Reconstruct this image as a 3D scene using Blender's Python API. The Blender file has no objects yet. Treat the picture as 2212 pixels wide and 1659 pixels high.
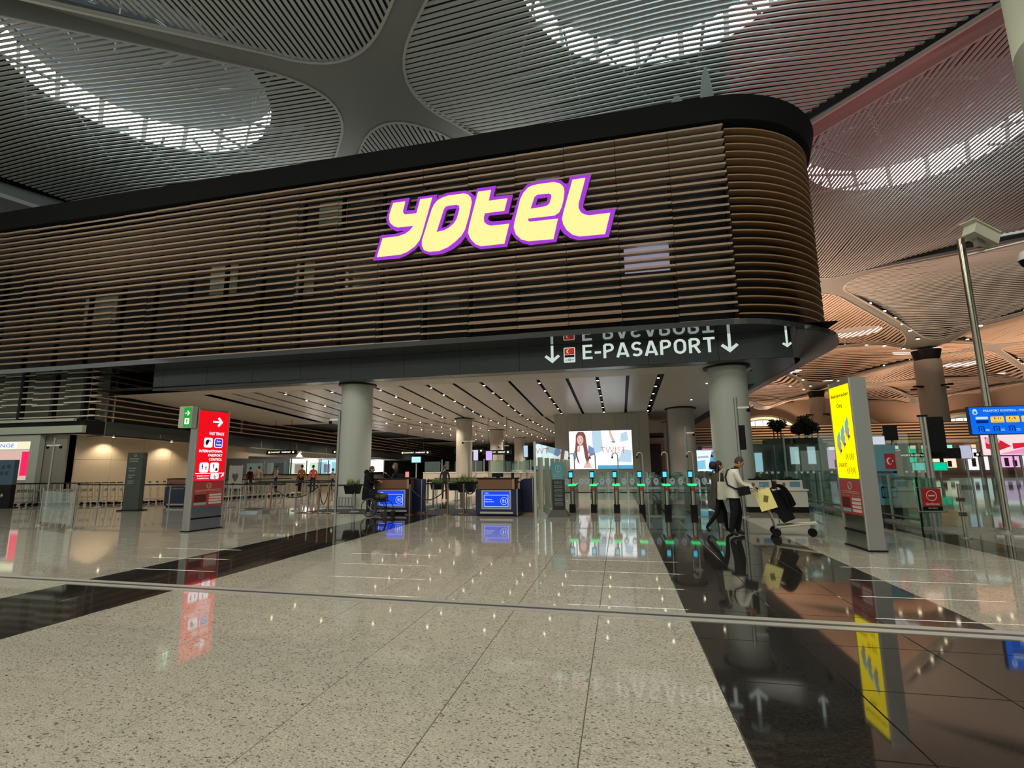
import bpy, bmesh, math, random
from mathutils import Vector, Matrix
from mathutils.geometry import delaunay_2d_cdt, tessellate_polygon
random.seed(7)
PI = math.pi
S = bpy.context.scene
C = S.collection
# ------------------------------------------------------------------ camera
cam = bpy.data.cameras.new('camera'); camo = bpy.data.objects.new('camera', cam); C.objects.link(camo)
RR = Matrix(((0.978185, -0.043339, -0.203166), (0.20748, 0.155163, 0.965855), (-0.010336, -0.986938, 0.16077)))
cols = [RR @ Vector((1, 0, 0)), RR @ Vector((0, -1, 0)), RR @ Vector((0, 0, -1))]
mw = Matrix.Identity(4)
for i in range(3):
    for j in range(3):
        mw[j][i] = cols[i][j]
mw.translation = (0, 0, 1.6)
camo.matrix_world = mw
cam.sensor_width = 36; cam.lens = 1080 * 36 / 2212; cam.clip_start = 0.05; cam.clip_end = 600
S.camera = camo
# ------------------------------------------------------------------ world, exposure, large lights
S.view_settings.view_transform = 'Standard'; S.view_settings.look = 'None'
S.view_settings.exposure = 0.0; S.view_settings.gamma = 1.0; S.view_settings.use_curve_mapping = False
w = bpy.data.worlds.new('world'); S.world = w; w.use_nodes = True
w.node_tree.nodes['Background'].inputs[0].default_value = (0.66, 0.68, 0.60, 1)
w.node_tree.nodes['Background'].inputs[1].default_value = 0.62
S.cycles.max_bounces = 7; S.cycles.diffuse_bounces = 3; S.cycles.glossy_bounces = 4
S.cycles.transmission_bounces = 6; S.cycles.transparent_max_bounces = 12
S.cycles.use_denoising = True
S.cycles.sample_clamp_indirect = 4.0
S.cycles.caustics_reflective = False; S.cycles.caustics_refractive = False

def lamp(kind, loc, energy, color, size=1.0, rot=(0, 0, 0), spot=None, sy=None, blend=0.6):
    d = bpy.data.lights.new('lamp', kind); d.energy = energy; d.color = color
    if kind == 'AREA':
        d.size = size
        if sy: d.shape = 'RECTANGLE'; d.size_y = sy
    else: d.shadow_soft_size = size
    if kind == 'SPOT': d.spot_size = spot; d.spot_blend = blend
    o = bpy.data.objects.new('lamp', d); o.location = loc; o.rotation_euler = rot; C.objects.link(o); return o
UP = (PI, 0, 0)
# unseen overhead area lamps, added ahead and behind to light floor and facade
for x in (-24, -12, 0, 12):
    lamp('AREA', (x, 4, 17.0), 1150, (1.0, 0.95, 0.80), 5)
    lamp('AREA', (x, -14, 17.0), 1000, (1.0, 0.95, 0.80), 5)
# upward area lamps over hotel roof and hall, added to brighten the slatted vaults
for x, y, z, e in ((-20, 30, 15.6, 380), (-6, 30, 15.6, 380), (-24, 12, 9, 190), (-6, 6, 9, 220), (8, 12, 9, 150)):
    lamp('AREA', (x, y, z), e, (1.0, 0.97, 0.86), 6, UP)
# red uplight on the roof of the hotel block, orange uplights over the far shops
lamp('SPOT', (13.0, 26.0, 6.5), 2600, (1.0, 0.26, 0.26), 0.4, UP, math.radians(95))
lamp('SPOT', (24.0, 44.0, 6.0), 1800, (1.0, 0.34, 0.28), 0.4, UP, math.radians(110))
for x, y in ((22, 66), (24, 92), (52, 92), (30, 125), (62, 130), (20, 112), (45, 155), (84, 150), (70, 100), (8, 90)):
    lamp('SPOT', (x, y, 6.0), 12500, (1.0, 0.60, 0.38), 0.6, UP, math.radians(140))
for x, y in ((21, 55), (40, 60), (60, 66), (12, 58)):
    lamp('SPOT', (x, y, 7.0), 3400, (1.0, 0.70, 0.54), 0.6, UP, math.radians(130))

# ------------------------------------------------------------------ materials
MATS = {}
def mat(name, col=(0.5, 0.5, 0.5), rough=0.5, metal=0.0, emit=0.0, ecol=None, noise=0.0, nscale=8.0, bump=0.0, spec=0.5, coat=0.0, alpha=1.0, stretch=None):
    if name in MATS: return MATS[name]
    m = bpy.data.materials.new(name); m.use_nodes = True; nt = m.node_tree; b = nt.nodes['Principled BSDF']
    b.inputs['Base Color'].default_value = (*col, 1); b.inputs['Roughness'].default_value = rough
    b.inputs['Metallic'].default_value = metal; b.inputs['Specular IOR Level'].default_value = spec
    b.inputs['Coat Weight'].default_value = coat
    if emit:
        b.inputs['Emission Color'].default_value = (*(ecol or col), 1); b.inputs['Emission Strength'].default_value = emit
    if noise or bump:
        tc = nt.nodes.new('ShaderNodeTexCoord'); mp = nt.nodes.new('ShaderNodeMapping'); n = nt.nodes.new('ShaderNodeTexNoise')
        n.inputs['Scale'].default_value = nscale; n.inputs['Detail'].default_value = 3
        if stretch: mp.inputs['Scale'].default_value = stretch
        nt.links.new(tc.outputs['Object'], mp.inputs[0]); nt.links.new(mp.outputs[0], n.inputs['Vector'])
        if noise:
            mx = nt.nodes.new('ShaderNodeMix'); mx.data_type = 'RGBA'
            mx.inputs[6].default_value = (*[c * (1 - noise) for c in col], 1); mx.inputs[7].default_value = (*[min(1, c * (1 + noise)) for c in col], 1)
            nt.links.new(n.outputs['Fac'], mx.inputs[0]); nt.links.new(mx.outputs[2], b.inputs['Base Color'])
        if bump:
            bp = nt.nodes.new('ShaderNodeBump'); bp.inputs['Strength'].default_value = bump; bp.inputs['Distance'].default_value = 0.01
            nt.links.new(n.outputs['Fac'], bp.inputs['Height']); nt.links.new(bp.outputs[0], b.inputs['Normal'])
    MATS[name] = m; return m
def lit(name, col, s=1.0):
    if name in MATS: return MATS[name]
    m = bpy.data.materials.new(name); m.use_nodes = True; nt = m.node_tree; nt.nodes.clear()
    e = nt.nodes.new('ShaderNodeEmission'); e.inputs[0].default_value = (*col, 1); e.inputs[1].default_value = s
    o = nt.nodes.new('ShaderNodeOutputMaterial'); nt.links.new(e.outputs[0], o.inputs[0]); MATS[name] = m; return m
def glass(name, tint=(0.8, 0.9, 0.87), refl=0.22):
    if name in MATS: return MATS[name]
    m = bpy.data.materials.new(name); m.use_nodes = True; nt = m.node_tree; nt.nodes.clear()
    t = nt.nodes.new('ShaderNodeBsdfTransparent'); t.inputs[0].default_value = (*tint, 1)
    g = nt.nodes.new('ShaderNodeBsdfGlossy'); g.inputs['Roughness'].default_value = 0.02; g.inputs[0].default_value = (0.9, 1, 0.96, 1)
    lw = nt.nodes.new('ShaderNodeFresnel'); lw.inputs[0].default_value = 1.5
    ge = nt.nodes.new('ShaderNodeNewGeometry'); io = nt.nodes.new('ShaderNodeMapRange'); io.inputs[3].default_value = 1.5; io.inputs[4].default_value = 1 / 1.5
    nt.links.new(ge.outputs['Backfacing'], io.inputs[0]); nt.links.new(io.outputs[0], lw.inputs[0])
    mm = nt.nodes.new('ShaderNodeMath'); mm.operation = 'MULTIPLY_ADD'; mm.inputs[1].default_value = 0.9; mm.inputs[2].default_value = refl * 0.25
    mx = nt.nodes.new('ShaderNodeMixShader'); o = nt.nodes.new('ShaderNodeOutputMaterial')
    nt.links.new(lw.outputs[0], mm.inputs[0]); nt.links.new(mm.outputs[0], mx.inputs[0])
    nt.links.new(t.outputs[0], mx.inputs[1]); nt.links.new(g.outputs[0], mx.inputs[2]); nt.links.new(mx.outputs[0], o.inputs[0])
    MATS[name] = m; return m
def granite(name, base, dark, light, speck=0.62, rough=0.045, spec=0.62):
    m = bpy.data.materials.new(name); m.use_nodes = True; nt = m.node_tree; b = nt.nodes['Principled BSDF']; N = nt.nodes.new; L = nt.links.new
    geo = N('ShaderNodeNewGeometry'); oi = N('ShaderNodeObjectInfo')
    off = N('ShaderNodeVectorMath'); off.operation = 'MULTIPLY_ADD'; off.inputs[1].default_value = (1, 1, 1)
    cmb = N('ShaderNodeCombineXYZ'); mul = N('ShaderNodeMath'); mul.operation = 'MULTIPLY'; mul.inputs[1].default_value = 37.0
    L(oi.outputs['Random'], mul.inputs[0]); L(mul.outputs[0], cmb.inputs[2]); L(geo.outputs['Position'], off.inputs[0]); L(cmb.outputs[0], off.inputs[2])
    mp = N('ShaderNodeMapping'); mp.inputs['Scale'].default_value = (1, 1.7, 1); mp.inputs['Rotation'].default_value = (0, 0, 0.6); L(off.outputs[0], mp.inputs[0])
    n1 = N('ShaderNodeTexNoise'); n1.inputs['Scale'].default_value = 37; n1.inputs['Detail'].default_value = 4; n1.inputs['Roughness'].default_value = 0.62; L(mp.outputs[0], n1.inputs['Vector'])
    n2 = N('ShaderNodeTexNoise'); n2.inputs['Scale'].default_value = 75; n2.inputs['Detail'].default_value = 2; L(mp.outputs[0], n2.inputs['Vector'])
    n3 = N('ShaderNodeTexNoise'); n3.inputs['Scale'].default_value = 5; L(mp.outputs[0], n3.inputs['Vector'])
    r1 = N('ShaderNodeValToRGB'); e = r1.color_ramp.elements; e[0].position = speck - 0.04; e[0].color = (0, 0, 0, 1); e[1].position = speck + 0.06; e[1].color = (1, 1, 1, 1); L(n1.outputs['Fac'], r1.inputs[0])
    r2 = N('ShaderNodeValToRGB'); e = r2.color_ramp.elements; e[0].position = 0.42; e[0].color = (*base, 1); e[1].position = 0.62; e[1].color = (*light, 1); L(n2.outputs['Fac'], r2.inputs[0])
    mx = N('ShaderNodeMix'); mx.data_type = 'RGBA'; L(r1.outputs[0], mx.inputs[0]); L(r2.outputs[0], mx.inputs[6]); mx.inputs[7].default_value = (*dark, 1)
    hs = N('ShaderNodeHueSaturation'); va = N('ShaderNodeMapRange'); va.inputs[3].default_value = 0.84; va.inputs[4].default_value = 1.14; L(n3.outputs['Fac'], va.inputs[0]); L(va.outputs[0], hs.inputs['Value']); L(mx.outputs[2], hs.inputs['Color'])
    L(hs.outputs[0], b.inputs['Base Color']); b.inputs['Roughness'].default_value = rough; b.inputs['Specular IOR Level'].default_value = spec
    MATS[name] = m; return m
GB = granite('beige_granite', (0.305, 0.288, 0.243), (0.06, 0.052, 0.042), (0.46, 0.432, 0.368), speck=0.597)
GD = granite('black_granite', (0.014, 0.013, 0.012), (0.005, 0.005, 0.005), (0.026, 0.024, 0.022), spec=1.0)
STEEL = mat('brushed_steel', (0.42, 0.42, 0.40), 0.28, 1.0)
STEEL2 = mat('dull_steel', (0.5, 0.5, 0.47), 0.45, 0.7)
COPPER = mat('bronze_metal', (0.40, 0.25, 0.16), 0.3, 1.0)
BLACK = mat('black_paint', (0.006, 0.006, 0.007), 0.5, spec=0.2)
NAVY = mat('navy_laminate', (0.010, 0.014, 0.05), 0.3)
WHITE = mat('white_paint', (0.75, 0.75, 0.72), 0.5)
GLASS = glass('clear_glass', (0.93, 0.96, 0.95), 0.05); GLASS2 = glass('green_glass', (0.72, 0.84, 0.80), 0.4)
WHT = lit('white_light', (1, 1, 1), 1.6)

# ------------------------------------------------------------------ mesh helpers
class B:
    def __init__(s): s.v = []; s.f = []; s.m = []; s.k = 0
    def add(s, v, f):
        n = len(s.v); s.v += [tuple(p) for p in v]; s.f += [tuple(i + n for i in q) for q in f]; s.m += [s.k] * len(f); return s
    def box(s, x0, x1, y0, y1, z0, z1):
        if x0 > x1: x0, x1 = x1, x0
        if y0 > y1: y0, y1 = y1, y0
        if z0 > z1: z0, z1 = z1, z0
        return s.add([(x0, y0, z0), (x1, y0, z0), (x1, y1, z0), (x0, y1, z0), (x0, y0, z1), (x1, y0, z1), (x1, y1, z1), (x0, y1, z1)],
                     [(0, 3, 2, 1), (4, 5, 6, 7), (0, 1, 5, 4), (1, 2, 6, 5), (2, 3, 7, 6), (3, 0, 4, 7)])
    def rbox(s, c, d, R):   # centre, half sizes, rotation matrix
        vs = []
        for z in (-1, 1):
            for x, y in ((-1, -1), (1, -1), (1, 1), (-1, 1)):
                vs.append(Vector(c) + R @ Vector((x * d[0], y * d[1], z * d[2])))
        return s.add(vs, [(0, 3, 2, 1), (4, 5, 6, 7), (0, 1, 5, 4), (1, 2, 6, 5), (2, 3, 7, 6), (3, 0, 4, 7)])
    def tube(s, pts, r, n=8, cap=True):
        pts = [Vector(p) for p in pts]; rs = r if isinstance(r, (list, tuple)) else [r] * len(pts)
        rings = []; up = None
        for i, p in enumerate(pts):
            d = (pts[min(i + 1, len(pts) - 1)] - pts[max(i - 1, 0)])
            if d.length < 1e-9: d = Vector((0, 0, 1))
            d.normalize()
            if up is None: up = Vector((0, 0, 1)) if abs(d.z) < 0.9 else Vector((1, 0, 0))
            a = d.cross(up); a = a.normalized() if a.length > 1e-6 else Vector((1, 0, 0)); b = d.cross(a).normalized(); up = -b if b.dot(up) < 0 else b
            b = up; a = d.cross(b).normalized()
            rings.append([p + (a * math.cos(t) + b * math.sin(t)) * rs[i] for t in [2 * PI * k / n for k in range(n)]])
        v = [q for rg in rings for q in rg]; f = []
        for i in range(len(pts) - 1):
            for k in range(n):
                f.append((i * n + k, i * n + (k + 1) % n, (i + 1) * n + (k + 1) % n, (i + 1) * n + k))
        if cap: f.append(tuple(range(n))[::-1]); f.append(tuple((len(pts) - 1) * n + k for k in range(n)))
        return s.add(v, f)
    def cyl(s, x, y, z0, z1, r, n=16, r1=None):
        return s.tube([(x, y, z0), (x, y, z1)], [r, r if r1 is None else r1], n)
    def ell(s, c, r, n=12, m=8, R=None):
        v = []; f = []
        for i in range(m + 1):
            t = PI * i / m
            for k in range(n):
                a = 2 * PI * k / n; q = Vector((r[0] * math.sin(t) * math.cos(a), r[1] * math.sin(t) * math.sin(a), r[2] * math.cos(t)))
                if R: q = R @ q
                v.append(Vector(c) + q)
        for i in range(m):
            for k in range(n): f.append((i * n + k, (i + 1) * n + k, (i + 1) * n + (k + 1) % n, i * n + (k + 1) % n))
        return s.add(v, f)
    def loft(s, rings, cap=True):   # rings of equal length
        n = len(rings[0]); v = [q for r in rings for q in r]; f = []
        for i in range(len(rings) - 1):
            for k in range(n): f.append((i * n + k, i * n + (k + 1) % n, (i + 1) * n + (k + 1) % n, (i + 1) * n + k))
        if cap: f.append(tuple(range(n))[::-1]); f.append(tuple((len(rings) - 1) * n + k for k in range(n)))
        return s.add(v, f)
    def rings(s, data, n=14, cap=True):   # data: (x,y,z,rx,ry[,rot])
        R = []
        for d in data:
            x, y, z, rx, ry = d[:5]; a0 = d[5] if len(d) > 5 else 0
            R.append([(x + rx * math.cos(t) * math.cos(a0) - ry * math.sin(t) * math.sin(a0), y + rx * math.cos(t) * math.sin(a0) + ry * math.sin(t) * math.cos(a0), z) for t in [2 * PI * k / n for k in range(n)]])
        return s.loft(R, cap)
    def plate(s, outer, holes, T, d):   # polygon in 2D, T maps (u,v,w) to 3D, thickness d (w from 0 to d)
        loops = [outer] + list(holes); pts = [p for l in loops for p in l]
        tri = tessellate_polygon([[Vector((p[0], p[1], 0)) for p in l] for l in loops]); n = len(pts)
        v = [T(p[0], p[1], 0) for p in pts] + [T(p[0], p[1], d) for p in pts]
        f = [tuple(t) for t in tri] + [tuple(i + n for i in t)[::-1] for t in tri]; o = 0
        for l in loops:
            k = len(l)
            for i in range(k): f.append((o + i, o + (i + 1) % k, n + o + (i + 1) % k, n + o + i))
            o += k
        return s.add(v, f)
    def mesh(s, name, mats, smooth=False):
        me = bpy.data.meshes.new(name); me.from_pydata(s.v, [], s.f); me.validate()
        for m in (mats if isinstance(mats, (list, tuple)) else [mats]): me.materials.append(m)
        if isinstance(mats, (list, tuple)) and len(me.polygons) == len(s.m): me.polygons.foreach_set('material_index', s.m)
        bm = bmesh.new(); bm.from_mesh(me); bmesh.ops.recalc_face_normals(bm, faces=bm.faces); bm.to_mesh(me); bm.free()
        if smooth: me.shade_smooth(); smooth_angle(me)
        return me
    def build(s, name, mats, parent=None, kind=None, smooth=False, label=None):
        return ob(name, s.mesh(name, mats, smooth), parent, kind, label)
def smooth_angle(me):
    try: me.set_sharp_from_angle(angle=math.radians(40))
    except Exception: pass
def ob(name, me, parent=None, kind=None, label=None, loc=None):
    o = bpy.data.objects.new(name, me); C.objects.link(o)
    if parent: o.parent = parent
    if kind: o['kind'] = kind
    if label: o['label'] = label
    if loc: o.location = loc
    return o
def thing(name, label, cat, loc=(0, 0, 0), rz=0.0, group=None, kind=None):
    o = bpy.data.objects.new(name, None); C.objects.link(o); o.location = loc; o.rotation_euler = (0, 0, rz)
    o['label'] = label; o['category'] = cat
    if group: o['group'] = group
    if kind: o['kind'] = kind
    return o
def tag(o, label, cat, group=None):
    o['label'] = label; o['category'] = cat
    if group: o['group'] = group
    return o
def dup(root, loc, rz=None, label=None):
    r = root.copy(); C.objects.link(r); r.location = loc
    if rz is not None: r.rotation_euler = (0, 0, rz)
    if label: r['label'] = label
    for ch in list(root.children):
        c = ch.copy(); C.objects.link(c); c.parent = r
        for g in list(ch.children):
            d = g.copy(); C.objects.link(d); d.parent = c
    return r
def text(s, size, T, m, parent, name='lettering', align='CENTER', bold=0.0, d=0.004, sx=1.0):
    cu = bpy.data.curves.new('t', 'FONT'); cu.body = s; cu.size = size; cu.align_x = align; cu.align_y = 'CENTER'; cu.offset = bold; cu.resolution_u = 2
    o = bpy.data.objects.new('t', cu); me = bpy.data.meshes.new_from_object(o)
    bpy.data.objects.remove(o); bpy.data.curves.remove(cu)
    for v in me.vertices: v.co = T(v.co.x * sx, v.co.y, d)
    me.materials.clear(); me.materials.append(m); me.name = name
    return ob(name, me, parent)
def FT(x, y, z):     # local text frame on a face looking towards -y: u to +x, v up
    return lambda u, v, w: (x + u, y - w, z + v)
def rrect(x0, x1, z0, z1, r, n=4):
    p = []
    for cx, cz, a in ((x1 - r, z1 - r, 0), (x0 + r, z1 - r, 90), (x0 + r, z0 + r, 180), (x1 - r, z0 + r, 270)):
        for k in range(n + 1): t = math.radians(a + 90 * k / n); p.append((cx + r * math.cos(t), cz + r * math.sin(t)))
    return p
def circ(x, z, r, n=16, rz=None): return [(x + r * math.cos(2 * PI * k / n), z + (rz or r) * math.sin(2 * PI * k / n)) for k in range(n)]
# ================================================================== THE HALL ROOF
NOV = {(-1, -1): (-11.2, 20.0), (-2, -1): (-46.0, 4.0)}
KOV = {(0, -1): (8.0, 0.0), (-1, 0): (-30.0, 42.0), (-1, -1): (-36.0, 3.0), (0, 0): (2.0, 36.0)}
def NN(i, j): return NOV.get((i, j), (21 + 38 * i, 55 + 38 * j))
def KK(i, j): return KOV.get((i, j), (2 + 38 * i, 36 + 38 * j))
cells = []
for i in range(-1, 3):
    for j in range(-1, 4):
        cells.append(('x', (i, j), [NN(i - 1, j), KK(i, j), NN(i, j), KK(i, j + 1)]))
        cells.append(('y', (i, j), [NN(i, j - 1), KK(i + 1, j), NN(i, j), KK(i, j)]))
Ks = {}
for i in range(-1, 5):
    for j in range(-1, 6): Ks[(i, j)] = (*KK(i, j), 4.6 if i >= 1 and j >= 0 else 3.0)
Ks[(0, -1)] = (8.0, 0.0, 0.6)
CC = []
for d, ij, q in cells: CC.append((sum(p[0] for p in q) / 4, sum(p[1] for p in q) / 4))
def roofz(x, y):
    z = 20.0
    for kx, ky, dp in Ks.values():
        r = math.hypot(x - kx, y - ky)
        if r < 34: z -= dp * math.exp(-r / 7.5)
    for cx, cy in CC:
        r2 = ((x - cx) ** 2 + (y - cy) ** 2) / 90.0
        if r2 < 6: z += 1.2 * math.exp(-r2)
    return z
def inset(poly, d):
    n = len(poly); c = Vector((sum(p[0] for p in poly) / n, sum(p[1] for p in poly) / n)); out = []; lines = []
    for i in range(n):
        a = Vector(poly[i]); b = Vector(poly[(i + 1) % n]); t = (b - a).normalized(); nn = Vector((-t.y, t.x))
        if (c - a).dot(nn) < 0: nn = -nn
        lines.append((a + nn * d, t))
    for i in range(n):
        (p, t), (q, s) = lines[i - 1], lines[i]
        den = t.x * s.y - t.y * s.x; k = ((q.x - p.x) * s.y - (q.y - p.y) * s.x) / den
        out.append(p + t * k)
    return out
def rounded(poly, rad, n=9):
    out = []; m = len(poly)
    for i in range(m):
        p = poly[i]; a = (poly[i - 1] - p).normalized(); b = (poly[(i + 1) % m] - p).normalized()
        for k in range(n + 1):
            t = k / n; out.append((p + a * rad) * (1 - t) ** 2 + p * 2 * t * (1 - t) + (p + b * rad) * t * t)
    return out
def clip(poly, axis, c):   # intersections of the line (x=c or y=c) with a polygon
    xs = []; n = len(poly)
    for i in range(n):
        a = poly[i]; b = poly[(i + 1) % n]; ca, cb = (a[axis], b[axis])
        if (ca - c) * (cb - c) < 0:
            t = (c - ca) / (cb - ca); xs.append(a[1 - axis] * (1 - t) + b[1 - axis] * t)
    xs.sort(); return list(zip(xs[::2], xs[1::2]))
def inpoly(x, y, poly):
    r = False; n = len(poly); j = n - 1
    for i in range(n):
        a = poly[i]; b = poly[j]
        if (a[1] > y) != (b[1] > y) and x < (b[0] - a[0]) * (y - a[1]) / (b[1] - a[1]) + a[0]: r = not r
        j = i
    return r
SLAT = mat('roof_slat', (0.42, 0.435, 0.41), 0.5)
RIB = mat('roof_rib', (0.20, 0.21, 0.20), 0.55)
RIM = mat('roof_rim', (0.45, 0.45, 0.42), 0.5)
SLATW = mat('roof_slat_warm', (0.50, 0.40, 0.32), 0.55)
DECK = mat('roof_deck', (0.008, 0.009, 0.009), 0.9)
SKY = lit('skylight_glazing', (0.80, 0.95, 1.0), 9.0)
SKY2 = lit('far_skylight_glazing', (0.85, 0.95, 1.0), 2.2)
roof = bpy.data.objects.new('ceiling', None); C.objects.link(roof); roof['kind'] = 'structure'
holes = []; slat_count = 0
vis = {('x', (-1, -1)), ('x', (0, -1)), ('y', (-1, -1)), ('y', (0, 0)), ('y', (-1, 0))}
def ribbon(bm_, d, c, a, b, w, h, step):
    n = max(2, int((b - a) / step)); vs = []
    for k in range(n + 1):
        t = a + (b - a) * k / n; x, y = (t, c) if d == 'x' else (c, t); z = roofz(x, y)
        for o, dz in ((-w / 2, 0), (w / 2, 0), (w / 2, h), (-w / 2, h)):
            vs.append((x, y + o, z + dz) if d == 'x' else (x + o, y, z + dz))
    f = []
    for k in range(n):
        for q in range(4): f.append((4 * k + q, 4 * k + (q + 1) % 4, 4 * k + 4 + (q + 1) % 4, 4 * k + 4 + q))
    bm_.add(vs, f)
for d, ij, q in cells:
    poly = rounded(inset(q, 0.52), 3.8 if (d, ij) in vis else 5.0)
    holes.append(poly); ax = 1 if d == 'x' else 0
    lo = min(p[ax] for p in poly); hi = max(p[ax] for p in poly)
    near = (d, ij) in vis; far = max(p[1] for p in poly) > 95
    sp = 0.265 if near else (0.42 if not far else 0.9); wd = 0.52 * sp if near else 0.68 * sp
    joined = B(); c = lo + sp * 0.7
    while c < hi - 0.05:
        for a, b in clip(poly, ax, c):
            if b - a < 0.4: continue
            # keep only what a camera in the hall can see
            if near and (c if d == 'x' else b) < -1: continue
            if near and slat_count < 296 and (c > 4 if d == 'x' else (b > 2)):
                bb = B(); ribbon(bb, d, c, max(a, -60), b, wd, 0.04, 2.6); bb.build('slat', SLAT, roof); slat_count += 1
            else: ribbon(joined, d, c, a, b, wd, 0.07, 2.8 if not far else 5)
        c += sp
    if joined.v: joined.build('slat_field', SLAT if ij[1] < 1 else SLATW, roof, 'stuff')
    # rim strip around the opening
    r = B(); n = len(poly); vs = []
    for p in poly: z = roofz(p[0], p[1]); vs += [(p[0], p[1], z - 0.05), (p[0], p[1], z + 0.25)]
    inner = []
    cx = sum(p[0] for p in poly) / n; cy = sum(p[1] for p in poly) / n
    for p in poly:
        dx, dy = cx - p[0], cy - p[1]; l = math.hypot(dx, dy); x, y = p[0] + dx / l * 0.14, p[1] + dy / l * 0.14; z = roofz(x, y)
        vs.append((x, y, z - 0.05))
    fs = []
    for k in range(n):
        k2 = (k + 1) % n; fs.append((2 * k, 2 * k2, 2 * k2 + 1, 2 * k + 1)); fs.append((2 * k, 2 * k2, 2 * n + k2, 2 * n + k))
    r.add(vs, fs); r.build('opening_rim', RIM, roof)
# ribs: everything between the openings
pts = []; edges = []
X0, X1, Y0, Y1 = -78, 150, -44, 215
bnd = [(X0, Y0), (X1, Y0), (X1, Y1), (X0, Y1)]
pts += [Vector(p) for p in bnd]; edges += [(0, 1), (1, 2), (2, 3), (3, 0)]
hl = []
for h in holes:
    if True:
        n0 = len(pts); pts += [Vector(p) for p in h]; edges += [(n0 + k, n0 + (k + 1) % len(h)) for k in range(len(h))]; hl.append(h)
    else: hl.append(h)
st = 2.0; y = Y0 + 1
while y < Y1:
    x = X0 + 1
    while x < X1:
        if not any(inpoly(x, y, h) for h in holes): pts.append(Vector((x, y)))
        x += st
    y += st
res = delaunay_2d_cdt(pts, edges, [], 0, 1e-4)
vo = res[0]; fo = []
for t in res[2]:
    cx = sum(vo[i].x for i in t) / len(t); cy = sum(vo[i].y for i in t) / len(t)
    if not any(inpoly(cx, cy, h) for h in holes): fo.append(tuple(t))
rb = B(); rb.add([(v.x, v.y, roofz(v.x, v.y)) for v in vo], fo); rb.build('rib', RIB, roof, smooth=True)
# roof deck above, with a round lantern over every opening
dk = []; lan = []
for d, ij, q in cells:
    cx = sum(p[0] for p in q) / 4; cy = sum(p[1] for p in q) / 4
    if (d, ij) == ('x', (-1, -1)): cx, cy, R_ = -25.5, 20.5, 6.5
    elif (d, ij) == ('x', (0, -1)): cx, cy, R_ = 3.0, 19.0, 6.6
    elif (d, ij) == ('y', (0, 0)): cx, cy, R_ = 21.0, 36.0, 6.8
    elif (d, ij) == ('y', (-1, 0)): continue
    elif (d, ij) == ('y', (-1, -1)): continue
    else: R_ = 4.0
    lan.append((cx, cy, R_, d, ij))
pts = [Vector(p) for p in bnd]; edges = [(0, 1), (1, 2), (2, 3), (3, 0)]
hh = []
for cx, cy, R_, d, ij in lan:
    if X0 + 8 < cx < X1 - 8 and Y0 + 8 < cy < Y1 - 8:
        h = [Vector((cx + R_ * math.cos(2 * PI * k / 40), cy + R_ * math.sin(2 * PI * k / 40))) for k in range(40)]
        n0 = len(pts); pts += h; edges += [(n0 + k, n0 + (k + 1) % 40) for k in range(40)]; hh.append((h, cx, cy, R_, d, ij))
res = delaunay_2d_cdt(pts, edges, [], 0, 1e-4)
fo = []
for t in res[2]:
    cx = sum(res[0][i].x for i in t) / 3; cy = sum(res[0][i].y for i in t) / 3
    if not any(math.hypot(cx - h[1], cy - h[2]) < h[3] * 0.995 for h in hh): fo.append(tuple(t))
db = B(); db.add([(v.x, v.y, 23.4) for v in res[0]], fo); db.build('roof_deck', DECK, roof)
TR = mat('truss_metal', (0.12, 0.13, 0.13), 0.6)
for h, cx, cy, R_, d, ij in hh:
    sk = bpy.data.objects.new('window_' + str(len([1 for o in roof.children if o.name.startswith('window')]) + 1), None); C.objects.link(sk); sk.parent = roof
    nearc = (d, ij) in vis; n = 36
    for g in range(18 if nearc else 1):     # curved panes of the lantern drum, gaps between them
        b = B(); m = 4 if nearc else n; vs = []
        for k in range(m + 1):
            a = 2 * PI * (g * 20 + (k / m * (17.5 if nearc else 360))) / 360 if nearc else 2 * PI * k / n
            for z, rr in ((23.45, R_), (25.3 if nearc else 24.3, R_ + 0.25)): vs.append((cx + rr * math.cos(a), cy + rr * math.sin(a), z))
        b.add(vs, [(2 * k, 2 * k + 2, 2 * k + 3, 2 * k + 1) for k in range(m)]); b.build('pane', SKY if nearc else SKY2, sk)
    b = B(); b.cyl(cx, cy, 25.3, 25.45, R_ + 0.4, 36); b.build('lantern_cap', DECK, sk)
    if nearc:
        b = B()
        for k in range(12):
            a = 2 * PI * k / 12; b.tube([(cx + (R_ - 3) * math.cos(a), cy + (R_ - 3) * math.sin(a), 22.2), (cx + (R_ + 2) * math.cos(a + 0.25), cy + (R_ + 2) * math.sin(a + 0.25), 23.1)], 0.09, 5)
            b.tube([(cx + (R_ + 2) * math.cos(a), cy + (R_ + 2) * math.sin(a), 22.4), (cx + (R_ - 1) * math.cos(a + 0.5), cy + (R_ - 1) * math.sin(a + 0.5), 23.0)], 0.06, 5)
        b.build('truss', TR, roof, 'stuff')
        lamp('AREA', (cx, cy, 23.2), 380, (0.66, 0.92, 1.0), 10)
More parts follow.
